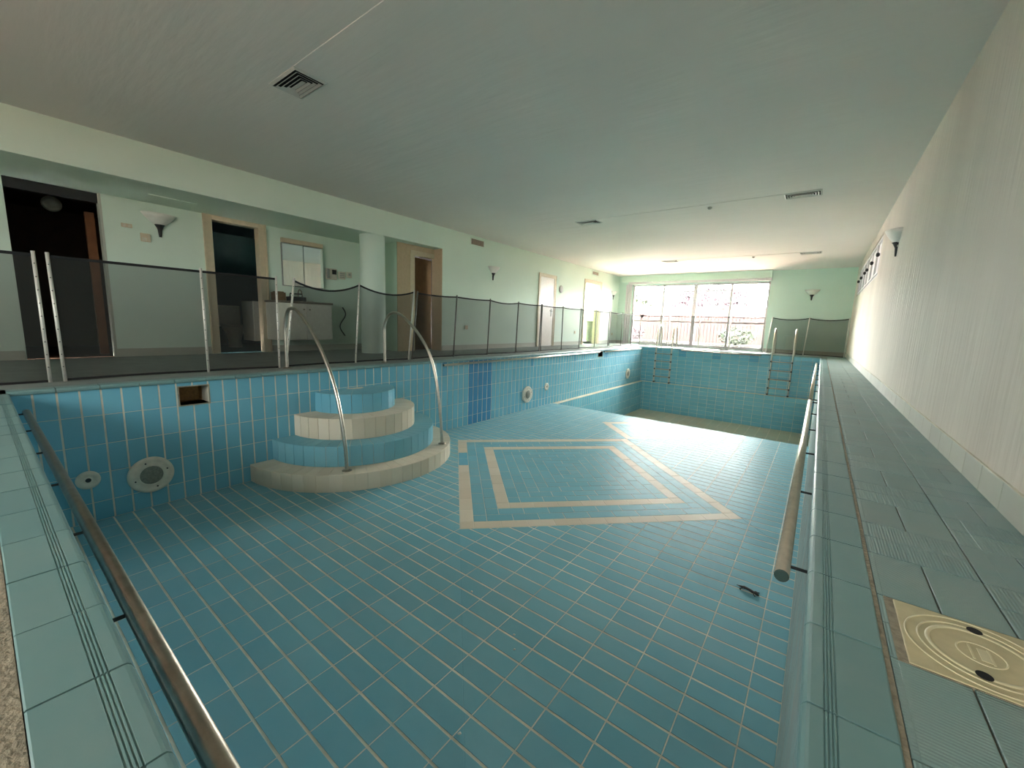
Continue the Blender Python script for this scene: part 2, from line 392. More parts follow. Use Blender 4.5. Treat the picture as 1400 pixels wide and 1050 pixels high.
# near wall behind the viewpoint, with an unseen opening added as fill light
NX0, NX1, NZ0, NZ1 = -4.9, 0.3, 0.9, 2.25
g = G(); g.box((WB, YNW-0.2, -0.35), (NX0, YNW, ZC+0.1)); g.box((NX1, YNW-0.2, -0.35), (WR+0.2, YNW, ZC+0.1))
g.box((NX0, YNW-0.2, -0.35), (NX1, YNW, NZ0)); g.box((NX0, YNW-0.2, NZ1), (NX1, YNW, ZC+0.1))
wn = struct(g.obj('wall_near', 'wall'), 'mint plaster wall behind the viewpoint with an added fill-light opening')
# left wall: flush part, beam over the recess, recess back wall, ceiling of recess
D3 = (9.68, 10.42, 1.95); D4 = (12.42, 13.5, 2.04)
g = G(); g.box((WL-0.18, 6.0, -0.35), (WL, D4[0], ZC+0.1)); g.box((WL-0.18, D4[1], -0.35), (WL, YW, ZC+0.1))
g.box((WL-0.18, D4[0], D4[2]), (WL, D4[1], ZC+0.1))
g.box((WL-0.18, YNW, ZSOF), (WL, 6.0, ZC+0.1))                       # beam face
wl = struct(g.obj('wall_left', 'wall'), 'mint green wall along the fenced left deck with doors')
g = G(); g.box((WB-0.15, YNW, ZSOF), (WL-0.18, 6.0, ZSOF+0.1))
struct(g.obj('ceiling_recess', 'wall'), 'low mint soffit over the recess on the left', 'ceiling')
D1 = (0.37, 1.15, ZSOF); D2 = (2.345, 2.995, 2.03)
g = G()
for y0, y1 in ((YNW, D1[0]), (D1[1], D2[0]), (D2[1], 5.2)): g.box((WB-0.12, y0, -0.35), (WB, y1, ZSOF))
g.box((WB-0.12, D2[0], D2[2]), (WB, D2[1], ZSOF))
struct(g.obj('wall_recess', 'wall'), 'mint back wall of the recess with two dark doorways')
# recess end wall and niche back wall with a door opening
g = G(); g.box((WB, 5.06, -0.01), (-6.66, 5.14, ZSOF))
struct(g.obj('wall_partition', 'wall'), 'narrow mint partition beside the round column')
g = G(); NXB = -6.64
g.box((NXB-0.08, 5.14, -0.01), (NXB, 5.40, ZSOF)); g.box((NXB-0.08, 5.40, 1.94), (NXB, 5.99, ZSOF))
struct(g.obj('wall_niche', 'tan_wall'), 'tan plaster wall of the niche behind the column')
g = G(); g.box((WL-0.30, 5.985, 0), (WL-0.002, 6.0, ZSOF)); g.box((-6.66, 5.06, 0), (-6.64, 5.14, ZSOF)); 
struct(g.obj('trim_1', 'tan_wall'), 'tan reveal at the edge of the niche', 'trim')
# skirting on the left wall
g = G(); 
for y0, y1 in ((6.0, 9.6), (10.5, 12.33), (13.6, YW)): g.box((WL, y0, 0), (WL+0.012, y1, 0.11))
struct(g.obj('baseboard_left', 'skirt'), 'pale skirting along the mint left wall', 'baseboard')
g = G()
for y0, y1 in ((YNW, 0.36), (1.16, 2.23), (3.12, 5.06)): g.box((WB, y0, 0), (WB+0.012, y1, 0.11))
struct(g.obj('baseboard_recess', 'skirt'), 'pale skirting along the recess back wall', 'baseboard')
g = G(); g.box((WX1, YW-0.012, 0), (WR, YW, 0.11)); g.box((WL, YW-0.012, 0), (WX0, YW, 0.11))
struct(g.obj('baseboard_far', 'skirt'), 'pale skirting under the far wall sconce', 'baseboard')
# round column
g = G(); g.lathe([(0.215, -0.01), (0.215, ZSOF+0.01)], (-6.62, 4.50, 0), (0, 0, 1), 48)
col = tag(g.obj('column', 'wall', smooth=True), 'round mint column at the end of the recess', 'column')
col['kind'] = 'structure'

# ------------------------------------------------------------------ pool shell
SK = [(1.125, 1.357, -0.245, -0.072), (10.22, 10.50, -0.2, -0.06)]      # skimmer mouths on the left wall (y0,y1,z0,z1)
def wallpieces(y0, y1, z0, z1, holes):
    ps = [rect(y0, y1, z0, z1)]
    for h in holes:
        nx = []
        for p in ps: nx += minus(p, rplanes(h[0], h[1], h[2], h[3]))
        ps = nx
    return ps
# left wall
fl = frame((XL, 0, 0), (0, 1, 0), (0, 0, 1))        # u=Y v=Z n=+X
g = G()
for p in wallpieces(YN-0.1, YF+0.1, ZS-0.02, -0.004, SK): g.prism([(XL, q[0], q[1]) for q in p], (-0.2, 0, 0))
g.box((XL-0.2, YB-0.4, ZD-0.1), (XL+0.1, YF+0.1, ZS-0.012))
wpl = struct(g.obj('wall_pool_left', 'grout'), 'long blue tiled pool wall under the fence')
tiles = []
ycut = frange(YN-0.002, YF, 0.125)
for y0, y1 in cuts(ycut, YN, YF):
    for z0, z1 in cuts([-1.0, -0.75, -0.5, -0.25], ZS, -0.003):
        r = rect(y0+0.0062, y1-0.0062, z0+0.0022, z1-0.0022)
        ps = [r]
        for h in SK:
            nx = []
            for p in ps: nx += minus(p, rplanes(h[0]-0.012, h[1]+0.012, h[2]-0.012, h[3]+0.01))
            ps = nx
        # behind the steps
        ym = (y0+y1)/2; hide = False
        for R, zt in ((1.25, -0.975), (1.015, -0.745), (0.765, -0.5), (0.51, -0.265)):
            if abs(ym-2.93) < R-0.13 and z1 < zt: hide = True
        if hide: continue
        dk_ = 5.13 < ym < 5.74 or (abs(ym-4.5) < 0.06 and z1 > -0.1) or (abs(ym-7.05) < 0.06 and z1 > -0.1) or (abs(ym-8.92) < 0.06 and z1 > -0.1) or (abs(ym-10.7) < 0.12 and z1 > -0.1)
        for p in ps: tiles.append((p, ('blue_dark' if 5.13 < ym < 5.74 else 'blue_mid') if dk_ else 'blue'))
lay(wpl, fl, tiles)
fl2 = frame((XL+0.1, 0, 0), (0, 1, 0), (0, 0, 1)); tiles = []
for y0, y1 in cuts(frange(YN-0.002, YF, 0.125), YB-0.2, YF):
    for z0, z1 in cuts([-1.915, -1.665, -1.415], ZD, ZS-0.012): tiles.append((rect(y0+0.0035, y1-0.0035, z0+0.002, z1-0.002), 'blue'))
lay(wpl, fl2, tiles, limit=0, stuffname='lower_tiles')
fl3 = frame((0, 0, ZS-0.012), (1, 0, 0), (0, 1, 0)); tiles = []
for y0, y1 in cuts(frange(YN, YF, 0.25), YB-0.2, YF): tiles.append((rect(XL+0.002, XL+0.1, y0+0.002, y1-0.002), 'cream'))
lay(wpl, fl3, tiles, limit=30, name='ledge_tile', proud=0.004)
# far wall (horizontal tiles) with ledge
g = G(); g.box((XL-0.1, YF, ZS), (XR+0.1, YF+0.2, -0.004)); g.box((XL-0.1, YF-0.06, ZD-0.1), (XR+0.1, YF+0.2, ZS-0.004))
wpf = struct(g.obj('wall_pool_far', 'grout'), 'deep end pool wall of wide blue tiles below the window')
ff = frame((0, YF, 0), (1, 0, 0), (0, 0, 1)); tiles = []       # n = -Y
xc = frange(-4.6, XR, 0.25); zc = [-0.02-0.1185*k for k in range(20)]
for x0, x1 in cuts(xc, XL, XR):
    for z0, z1 in cuts(zc[::-1], ZS+0.004, -0.003):
        xm, zm = (x0+x1)/2, (z0+z1)/2
        dk_ = (-0.26 < zm < -0.06) and (abs(xm+2.45) < 0.12 or abs(xm+1.45) < 0.12 or abs(xm+3.45) < 0.12) and zm > -0.2
        tiles.append((rect(x0+0.003, x1-0.003, z0+0.0025, z1-0.0025), 'blue_mid' if dk_ else 'blue'))
lay(wpf, ff, tiles, limit=200)
ff2 = frame((0, YF-0.06, 0), (1, 0, 0), (0, 0, 1)); tiles = []
for x0, x1 in cuts(xc, XL+0.1, XR):
    for z0, z1 in cuts([-1.17-0.12*k for k in range(9)][::-1], ZD, ZS-0.006): tiles.append((rect(x0+0.003, x1-0.003, z0+0.0025, z1-0.0025), 'blue'))
lay(wpf, ff2, tiles, limit=150, name='lower_tile', stuffname='lower_small_tiles')
g = G(); g.box((XL+0.1, YF-0.066, ZS-0.006), (XR, YF, ZS+0.002)); g.obj('ledge_strip', 'cream', wpf)
# right and near walls
g = G(); g.box((XR, YN-0.1, ZD-0.1), (XR+0.2, YF+0.1, -0.004))
wpr = struct(g.obj('wall_pool_right', 'grout'), 'blue tiled pool wall under the right coping')
fr_ = frame((XR, 0, 0), (0, -1, 0), (0, 0, 1)); tiles = []
for y0, y1 in cuts(ycut, YN, YF):
    for z0, z1 in cuts([-1.915, -1.665, -1.415, -1.0, -0.75, -0.5, -0.25], ZD if y0 > YB else ZS, -0.003):
        tiles.append((rect(-y1+0.0035, -y0-0.0035, z0+0.0018, z1-0.0018), 'blue_scaled'))
lay(wpr, fr_, tiles, limit=160)
g = G(); g.box((XL-0.1, YN-0.2, ZS-0.1), (XR+0.1, YN, -0.004))
wpn = struct(g.obj('wall_pool_near', 'grout'), 'shallow end pool wall below the nearest coping')
fn = frame((0, YN, 0), (-1, 0, 0), (0, 0, 1)); tiles = []
for x0, x1 in cuts(frange(XL, XR, 0.25), XL, XR):
    for z0, z1 in cuts([-0.125*k for k in range(1, 10)][::-1], ZS, -0.003): tiles.append((rect(-x1+0.002, -x0-0.002, z0+0.003, z1-0.003), 'blue'))
lay(wpn, fn, tiles, limit=60)
# floor
g = G()
prof = [(YN-0.05, ZS), (YB, ZS), (YD, ZD), (YF+0.05, ZD), (YF+0.05, ZD-0.3), (YN-0.05, ZD-0.3)]
g.prism([(XL-0.02, y, z) for y, z in prof][::-1], (XR-XL+0.04, 0, 0))
fp = struct(g.obj('floor_pool', 'grout'), 'blue tiled floor of the empty pool with cream diamonds', 'floor')
ffl = frame((0, 0, ZS), (1, 0, 0), (0, 1, 0))
R2 = math.sqrt(0.5); A1, A2, PT = 1.36, 0.56, 0.1236
C1 = (-2.325, 4.34); C2 = (-2.325, 4.34+A1/R2+A2/R2)
def dplanes(c, a): 
    out = []
    for sx, sy in ((1, 1), (-1, 1), (-1, -1), (1, -1)):
        nx, ny = sx*R2, sy*R2; out.append((nx, ny, a+nx*c[0]+ny*c[1]))
    return out
tiles = []
ys = [1.2196+0.1255*k for k in range(-9, 60)]; xs = [-2.583+0.25*k for k in range(-9, 12)]
for y0, y1 in cuts(ys, YN, YB):
    for x0, x1 in cuts(xs, XL, XR):
        ps = [rect(x0+0.0028, x1-0.0028, y0+0.0062, y1-0.0062)]
        for c, a in ((C1, A1), (C2, A2)):
            nx = []
            for p in ps: nx += minus(p, dplanes(c, a+0.003))
            ps = nx
        if (x0-XL+0.125)**2+((y0+y1)/2-2.93)**2 < 0.9: continue      # under the steps
        for p in ps: tiles.append((p, 'floor_tile'))
lay(fp, ffl, tiles, limit=298)
def diamond(c, a, tans):
    out = []; k = 0; h = 0.0025
    def uv(u, v): return (c[0]+(u-v)*R2, c[1]+(u+v)*R2)
    while a-k*PT > 0.02:
        ak = a-k*PT; mk = 'cream' if k in tans else 'floor_tile'; inn = max(ak-PT, 0)
        lo = -ak; segs = []
        x = -ak; segs.append((x, min(x+PT, ak))); x += PT
        while x < ak-1e-4:
            e = min(x+2*PT, ak)
            if ak-e < 0.03: e = ak
            segs.append((x, e)); x = e
        for s in (-1, 1):
            if inn == 0 and s == 1: break
            v0, v1 = (-ak, -inn) if s < 0 else (inn, ak)
            if inn == 0: v0, v1 = -ak, ak
            for u0, u1 in segs: out.append(([uv(u0+h, v0+h), uv(u1-h, v0+h), uv(u1-h, v1-h), uv(u0+h, v1-h)], mk, k, 'v', s, u0))
        if inn > 0.02:
            x = -inn
            while x < inn-1e-4:
                e = min(x+2*PT, inn)
                if inn-e < 0.03: e = inn
                for s in (-1, 1):
                    u0, u1 = (-ak, -inn) if s < 0 else (inn, ak)
                    m_ = mk
                    if k == 0 and s < 0 and a > 1 and 0.2 < x < 0.5: m_ = 'blue'
                    out.append(([uv(u0+h, x+h), uv(u1-h, x+h), uv(u1-h, e-h), uv(u0+h, e-h)], m_, k, 'u', s, x))
                x = e
        k += 1
    return [(p, m_) for p, m_, *_ in out]
lay(fp, ffl, diamond(C1, A1, (0, 3)), limit=298, name='diamond_tile', stuffname='diamond_small_tiles')
lay(fp, ffl, diamond(C2, A2, (0,)), limit=120, name='small_diamond_tile', stuffname='small_diamond_chips')
L_ = math.hypot(YD-YB, ZD-ZS)
fs_ = frame((0, YB, ZS), (1, 0, 0), (0, (YD-YB)/L_, (ZD-ZS)/L_)); tiles = []
for v0, v1 in cuts(frange(0, L_, 0.125), 0, L_):
    for x0, x1 in cuts(xs, XL, XR): tiles.append((rect(x0+0.003, x1-0.003, v0+0.003, v1-0.003), 'silt_tile'))
lay(fp, fs_, tiles, limit=0, stuffname='slope_tiles')
fd = frame((0, 0, ZD), (1, 0, 0), (0, 1, 0)); tiles = []
for y0, y1 in cuts(frange(YD, YF, 0.5), YD, YF-0.07):
    for x0, x1 in cuts(xc, XL+0.1, XR): tiles.append((rect(x0+0.004, x1-0.004, y0+0.003, y1-0.003), 'silt_tile'))
lay(fp, fd, tiles, limit=60, name='deep_tile', stuffname='deep_small_tiles')

# ------------------------------------------------------------------ coping and deck tiles
def coping_mesh(name, L, W=0.117):
    g = G(); lip = 0.010; T = 0.0045; g.mat('coping')
    # profile across (w from pool edge outward): bullnose, four grooves, flat
    prof = [(-lip, -0.030), (-lip-0.003, -0.022), (-lip-0.003, -0.010), (-lip, -0.002), (-lip+0.005, T-0.001), (0.0, T)]
    for k in range(4):
        c = 0.020+0.0055*k; prof += [(c-0.0016, T), (c-0.0008, T-0.002), (c+0.0008, T-0.002), (c+0.0016, T)]
    prof += [(W-0.003, T), (W, T-0.002), (W, -0.004)]
    n = len(prof); vs = [(w_, -L/2, z) for w_, z in prof]+[(w_, L/2, z) for w_, z in prof]
    g.add(vs, [(i, i+1, n+i+1, n+i) for i in range(n-1)]+[tuple(range(n))[::-1], tuple(range(n, 2*n))])
    me = bpy.data.meshes.new(name); me.from_pydata(g.v, [], g.f); me.materials.append(M['coping']); return me
cm = coping_mesh('coping_tile', 0.2435)
def coping_row(name, label, spots, rot):
    t = empty(name); struct(t, label, 'coping')
    for (x, y) in spots:
        o = bpy.data.objects.new('coping_tile', cm); COL.objects.link(o); o.parent = t
        o.location = (x, y, random.gauss(0, 0.0004)); o.rotation_euler = (random.gauss(0, 0.002), 0, rot+random.gauss(0, 0.0015))
coping_row('trim_2', 'grooved blue-grey coping along the right pool edge', [(XR, 0.2+0.2475*k) for k in range(0, 54)], 0)
coping_row('trim_3', 'grooved blue-grey coping along the nearest pool edge', [(-0.072-0.2475*k, YN) for k in range(0, 19)], -math.pi/2)
coping_row('trim_4', 'dusty coping along the fenced left pool edge', [(XL, 0.23+0.2475*k) for k in range(0, 54)], math.pi)
coping_row('trim_5', 'pale coping along the deep end below the window', [(-0.065-0.2475*k, YF) for k in range(0, 20)], math.pi/2)
# loose mortar strips beside the coping
g = G(); g.box((0.1775, 0.0, -0.004), (0.1865, YF, 0.0005)); g.obj('mortar_joint', 'mortar', deck)
g = G(); g.box((XL, -0.037, -0.004), (0.0, -0.0115, 0.0005)); g.obj('mortar_joint', 'mortar', deck)
# basketweave deck tiles on the right
fdk = frame((0, 0, 0), (1, 0, 0), (0, 1, 0)); tiles = []
COVER = (0.199, 0.470, 1.056, 1.308)
def dk_tile(r, mk):
    for p in minus(r, rplanes(COVER[0], COVER[1], COVER[2], COVER[3])): tiles.append((p, mk))
for j in range(-6, 30):
    for cidx, (x0, x1) in enumerate(((0.187, 0.4195), (0.4215, 0.6195))):
        y = 1.31+0.25*j
        if y > YF: continue
        xm = 0.302 if cidx == 0 else 0.538
        if (j+cidx) % 2 == 0:
            dk_tile(rect(x0+0.001, xm-0.002, y+0.002, y+0.248), 'deck_rib_y'); dk_tile(rect(xm+0.002, x1-0.001, y+0.002, y+0.248), 'deck_rib_y')
        else:
            dk_tile(rect(x0+0.001, x1-0.001, y+0.002, y+0.123), 'deck_rib_x'); dk_tile(rect(x0+0.001, x1-0.001, y+0.127, y+0.248), 'deck_rib_x')
for j in range(30, 56):
    y = 1.31+0.25*j
    if y+0.25 > YW: continue
    for x0, x1 in ((0.188, 0.418), (0.422, 0.619)): dk_tile(rect(x0, x1, y+0.002, y+0.248), 'deck_rib_x')
for i in range(0, 22):            # near deck
    x1 = 0.18-0.25*i
    for r_ in range(3):
        yy = -0.035-0.25*r_
        if (i+r_) % 2: tiles.append((rect(x1-0.248, x1-0.002, yy-0.123, yy-0.002), 'deck_rib_x')); tiles.append((rect(x1-0.248, x1-0.002, yy-0.248, yy-0.127), 'deck_rib_x'))
        else: tiles.append((rect(x1-0.123, x1-0.002, yy-0.248, yy-0.002), 'deck_rib_y')); tiles.append((rect(x1-0.248, x1-0.127, yy-0.248, yy-0.002), 'deck_rib_y'))
lay(deck, fdk, tiles, limit=260, name='deck_tile', stuffname='deck_small_tiles')
# skirting tiles on the right wall
bbr = empty('baseboard_right'); struct(bbr, 'pale tile skirting along the right wall', 'baseboard')
fb = frame((WR, 0, 0), (0, -1, 0), (0, 0, 1)); tiles = []
for k in range(-10, 52):
    y0 = 1.285+0.25*k
    if y0+0.25 < YW: tiles.append((rect(-y0-0.2475, -y0-0.0025, 0.002, 0.113), 'skirt'))
lay(bbr, fb, tiles, limit=60, proud=0.009, name='skirting_tile', stuffname='skirting_far_tiles')
g = G(); g.box((WR-0.001, YNW, 0.113), (WR-0.009, YW, 0.118)); g.obj('top_joint', 'grout', bbr)

# ------------------------------------------------------------------ semicircular steps
st = empty('pool_steps', (XL, 2.93, ZS)); tag(st, 'semicircular pool steps tiled in alternating blue and cream', 'steps')
def lp(x, y, z): return (x-XL, y-2.93, z-ZS)
tiers = [(1.25, ZS, -0.975, 'cream', 'cream', 1.0), (1.015, -0.975, -0.745, 'floor_tile', 'floor_tile', 0.75), (0.765, -0.745, -0.5, 'cream', 'cream', 0.5), (0.51, -0.5, -0.265, 'blue', 'floor_tile', 0.12)]
for R, z0, z1, mr_, mt_, Rin in tiers:
    n = max(10, round(math.pi*R/0.125)); g = G(); h0, h1 = z0-ZS, z1-ZS
    Rb = R-0.004
    arc = [(Rb*math.sin(math.pi*i/48), -Rb*math.cos(math.pi*i/48)) for i in range(49)]
    g.prism([(x, y, h0) for x, y in arc], (0, 0, h1-h0-0.003))
    t = g.obj('tier', 'grout', st); t['label'] = 'cream tiled step tier' if mr_ == 'cream' else 'blue tiled step tier'
    for i in range(n):
        a = math.pi*(i+0.5)/n; da = math.pi/n; wd = R*da*0.5-0.0022
        # riser tile (flat facet)
        c_ = Vector((R*math.sin(a), -R*math.cos(a), 0)); tg = Vector((math.cos(a), math.sin(a), 0)); nn = Vector((math.sin(a), -math.cos(a), 0))
        g = G(); tile_geo(g, rect(-wd, wd, h0+0.002, h1-0.006), 0.0, depth=0.02)
        fm = frame(c_, tg, (0, 0, 1))
        me = bpy.data.meshes.new('riser_tile'); me.from_pydata([tuple(p) for p in g.v], [], g.f); me.materials.append(M[mr_])
        o = bpy.data.objects.new('riser_tile', me); COL.objects.link(o); o.parent = t; o.matrix_local = fm
        # tread tile (wedge)
        a0_, a1_ = a-da/2+0.0022/R, a+da/2-0.0022/R
        Ro = R/math.cos(da/2)*0.999
        poly = [(Rin*math.sin(a0_), -Rin*math.cos(a0_)), (Ro*math.sin(a0_), -Ro*math.cos(a0_)), (Ro*math.sin(a1_), -Ro*math.cos(a1_)), (Rin*math.sin(a1_), -Rin*math.cos(a1_))]
        if area(poly) < 0: poly = poly[::-1]
        cx, cy = sum(p[0] for p in poly)/4, sum(p[1] for p in poly)/4
        g = G(); tile_geo(g, [(p[0]-cx, p[1]-cy) for p in poly], 0.0, depth=0.008)
        o = g.obj('tread_tile', mt_, t); o.location = (cx, cy, h1)
    if Rin < 0.2:
        arc = [(Rin*math.sin(math.pi*i/12), -Rin*math.cos(math.pi*i/12)) for i in range(13)]
        g = G(); g.prism([(x, y, h1-0.006) for x, y in arc], (0, 0, 0.005)); g.obj('centre_tile', 'cream', t)

# ------------------------------------------------------------------ rails on steps, wall rails
def handrail(Y, pts, label):
    b = pts[0]; t = empty('handrail', (b[0], Y, b[1])); tag(t, label, 'handrail')
    P = smooth_pts([(x-b[0], 0, z-b[1]) for x, z in pts], 6)
    G().tube(P, 0.0195, 14).obj('tube', 'steel', t, smooth=True)
    for x, z in (pts[0], pts[-1]):
        g = G(); g.lathe([(0.0, 0.012), (0.03, 0.012), (0.048, 0.006), (0.05, 0.0)], (x-b[0], 0, z-b[1]+0.004), (0, 0, 1), 20); g.obj('flange', 'steel_dull', t, smooth=True)
handrail(2.26, [(-5.10, 0.0), (-5.10, 0.3), (-5.09, 0.52), (-5.03, 0.67), (-4.93, 0.715), (-4.77, 0.68), (-4.49, 0.49), (-4.24, 0.22), (-4.06, -0.05), (-3.94, -0.36), (-3.86, -0.73), (-3.845, -0.975)], 'arched steel handrail left of the semicircular steps, nearer the doors')
handrail(3.61, [(-5.05, 0.0), (-5.05, 0.3), (-5.045, 0.52), (-4.97, 0.66), (-4.82, 0.725), (-4.6, 0.66), (-4.27, 0.42), (-4.05, 0.14), (-3.93, -0.22), (-3.86, -0.62), (-3.83, -0.975)], 'arched steel handrail right of the semicircular steps, in front of the niche')
def wall_rail(a, b, r, wall, n, mat, label, offs=None):
    a = Vector(a); b = Vector(b); t = empty('grab_rail', a); tag(t, label, 'rail')
    L = (b-a).length; d = (b-a).normalized()
    G().tube([(0, 0, 0), b-a], r, 18).obj('tube', mat, t, smooth=True)
    for k in range(n):
        p = d*((L-0.16)*k/(n-1)+0.08)
        G().tube([p, p+Vector(wall)], 0.0055, 8).obj('bracket', 'bolt', t, smooth=True)
    for q in (Vector((0, 0, 0)), b-a):
        g = G(); s = -1 if q.length < 0.01 else 1
        g.lathe([(r*0.97, -0.003*s), (r*0.97, 0.001*s), (r*0.8, 0.002*s), (0, 0.002*s)], q, d, 18); g.obj('end_cap', 'cap_dark', t)
wall_rail((-0.011, 1.50, -0.135), (-0.011, 5.75, -0.135), 0.0215, (0.071, 0, 0), 6, 'rail_steel', 'bright steel grab rail on the right pool wall, nearest length')
wall_rail((-0.011, 5.83, -0.135), (-0.011, 13.0, -0.135), 0.0215, (0.071, 0, 0), 9, 'rail_steel', 'steel grab rail on the right pool wall, far length toward the window')
wall_rail((-4.55, 0.183, -0.125), (0.02, 0.183, -0.125), 0.0205, (0, -0.076, 0), 8, 'steel_dull', 'tarnished steel grab rail along the nearest pool edge')
wall_rail((-4.70, 4.45, -0.062), (-4.70, 10.15, -0.062), 0.0205, (-0.07, 0, 0), 7, 'steel', 'steel grab rail on the left pool wall beside the steps')
wall_rail((-4.70, 10.45, -0.062), (-4.70, 13.3, -0.062), 0.0205, (-0.07, 0, 0), 4, 'steel', 'short steel grab rail on the left pool wall by the far corner')
wall_rail((-3.5, 13.60, -0.045), (-1.3, 13.60, -0.045), 0.0205, (0, 0.08, 0), 4, 'steel_dull', 'steel grab rail on the deep end wall between the ladders')
g = G(); g.tube([(0, 0, 0), (0.22, 0, 0.012)], 0.016, 10); g.tube([(0.12, 0, 0), (0.12, 0, 0.09)], 0.02, 10); g.tube([(0.06, -0.05, 0.03), (0.2, 0.05, 0.03)], 0.018, 10)
o = g.obj('pool_fitting', 'grey_plastic', smooth=True); o.location = (-2.48, 13.74, 0.02); tag(o, 'small grey pipe fitting lying on the coping under the window', 'fitting')

# ------------------------------------------------------------------ ladders
def ladder(x, label):
    t = empty('pool_ladder', (x, 13.5, 0)); tag(t, label, 'ladder', 'ladders at the deep end')
    for s in (-1, 1):
        X = 0.245*s
        P = smooth_pts([(X, 0, -1.13), (X, 0, -0.6), (X, 0, 0.0), (X, 0.01, 0.35), (X, 0.07, 0.60), (X, 0.22, 0.72), (X, 0.38, 0.66), (X, 0.46, 0.45), (X, 0.48, 0.2), (X, 0.48, 0.0)], 5)
        G().tube(P, 0.0215, 12).obj('side_rail', 'steel', t, smooth=True)
        g = G(); g.lathe([(0.022, 0.02), (0.045, 0.012), (0.05, 0.0)], (X, 0.48, 0.003), (0, 0, 1), 16); g.obj('flange', 'steel_dull', t)
        for z in (-0.19, -0.435, -0.69, -0.94, -1.12):
            g = G(); g.tube([(X, -0.028, z), (X, 0.028, z)], 0.026, 8); g.obj('clamp', 'bolt', t)
        g = G(); g.tube([(X, 0, -1.125), (X, 0.115, -1.125)], 0.02, 8); g.obj('wall_bumper', 'bolt', t)
    for z in (-0.19, -0.435, -0.69, -0.94):
        g = G(); g.box((-0.235, -0.04, z-0.012), (0.235, 0.05, z+0.012)); g.obj('tread', 'steel_dull', t, bevel=0.004)
ladder(-4.01, 'steel pool ladder in front of the big window')
ladder(-0.79, 'steel pool ladder near the right end of the far wall')

# ------------------------------------------------------------------ pool lights, inlets, skimmers
def pool_light(y, z, R, label):
    t = empty('pool_light', (XL, y, z)); tag(t, label, 'pool light', 'underwater lights on the left wall')
    G().lathe([(R, 0.0), (R, 0.014), (R*0.97, 0.022), (R*0.86, 0.027), (R*0.80, 0.024), (R*0.62, 0.022), (R*0.56, 0.030), (R*0.5, 0.026)], (0, 0, 0), (1, 0, 0), 48).obj('rim', 'white_plastic', t, smooth=True)
    G().lathe([(R*0.52, 0.022), (R*0.4, 0.032), (R*0.2, 0.037), (0.0, 0.038)], (0, 0, 0), (1, 0, 0), 40).obj('lens', 'lens', t, smooth=True)
    for a in (0.3, 1.87, 3.44, 5.0):
        G().lathe([(0.007, 0.0), (0.007, 0.005), (0, 0.006)], (0.023, R*0.72*math.cos(a), R*0.72*math.sin(a)), (1, 0, 0), 8).obj('screw', 'bolt', t)
pool_light(0.868, -0.855, 0.166, 'big round pool light with cloudy lens nearest the shallow corner')
pool_light(6.90, -0.835, 0.175, 'round white pool light on the left wall beyond the dark blue tiles')
pool_light(12.47, -0.83, 0.16, 'small-looking round pool light on the left wall near the deep corner')
def inlet(y, z, R, label):
    t = empty('water_inlet', (XL, y, z)); tag(t, label, 'inlet', 'water inlets on the left wall')
    G().lathe([(R, 0.0), (R, 0.008), (R*0.9, 0.016), (R*0.55, 0.018), (R*0.45, 0.010), (R*0.3, 0.014), (R*0.22, 0.014)], (0, 0, 0), (1, 0, 0), 36).obj('disc', 'white_plastic', t, smooth=True)
    G().lathe([(R*0.24, 0.015), (0, 0.0155)], (0, 0, 0), (1, 0, 0), 16).obj('nozzle', 'bolt', t)
inlet(0.467, -0.79, 0.077, 'small round white water inlet left of the big pool light')
inlet(7.65, -0.75, 0.085, 'small white water inlet beyond the middle pool light')
def skimmer(h, label):
    y0, y1, z0, z1 = h; t = empty('skimmer', (XL, (y0+y1)/2, z0)); tag(t, label, 'skimmer', 'skimmer mouths in the left wall')
    a, c_ = (y1-y0)/2, z1-z0
    g = G(); d = 0.30
    g.quad((0, -a, 0), (0, a, 0), (-d, a, 0), (-d, -a, 0)); g.quad((0, -a, c_), (-d, -a, c_), (-d, a, c_), (0, a, c_))
    g.quad((0, -a, 0), (-d, -a, 0), (-d, -a, c_), (0, -a, c_)); g.quad((0, a, 0), (0, a, c_), (-d, a, c_), (-d, a, 0)); g.quad((-d, -a, 0), (-d, a, 0), (-d, a, c_), (-d, -a, c_))
    g.obj('cavity', 'skimmer', t)
    g = G(); f_ = 0.011
    g.box((-0.004, -a-f_, -f_), (0.003, a+f_, 0)); g.box((-0.004, -a-f_, c_), (0.003, a+f_, c_+f_)); g.box((-0.004, -a-f_, 0), (0.003, -a, c_)); g.box((-0.004, a, 0), (0.003, a+f_, c_))
    g.obj('frame', 'mortar', t)
skimmer(SK[0], 'rectangular skimmer mouth under the deck nearest the steps')
skimmer(SK[1], 'small yellowish skimmer mouth in the left wall near the deep end')

# ------------------------------------------------------------------ skimmer cover in the right deck
cv = empty('skimmer_cover', (0.338, 1.182, 0)); tag(cv, 'square beige skimmer cover with concentric rings in the right deck', 'cover')
g = G(); g.box((-0.122, -0.122, -0.02), (0.128, 0.122, 0.003)); g.obj('plate', 'beige_plastic', cv, bevel=0.002)
g = G(); g.box((-0.139, -0.126, -0.01), (-0.122, 0.126, 0.0012)); g.box((-0.122, 0.122, -0.01), (0.13, 0.126, 0.001)); g.box((-0.122, -0.126, -0.01), (0.13, -0.122, 0.001)); g.obj('bedding', 'mortar', cv)
for R, wd in ((0.114, 0.0018), (0.094, 0.002), (0.0785, 0.0045)):
    G().lathe([(R-wd, 0.002), (R-wd*0.7, 0.0048), (R+wd*0.7, 0.0048), (R+wd, 0.002)], (0, 0.0, 0.0), (0, 0, 1), 64).obj('raised_ring', 'beige_raised', cv, smooth=True)
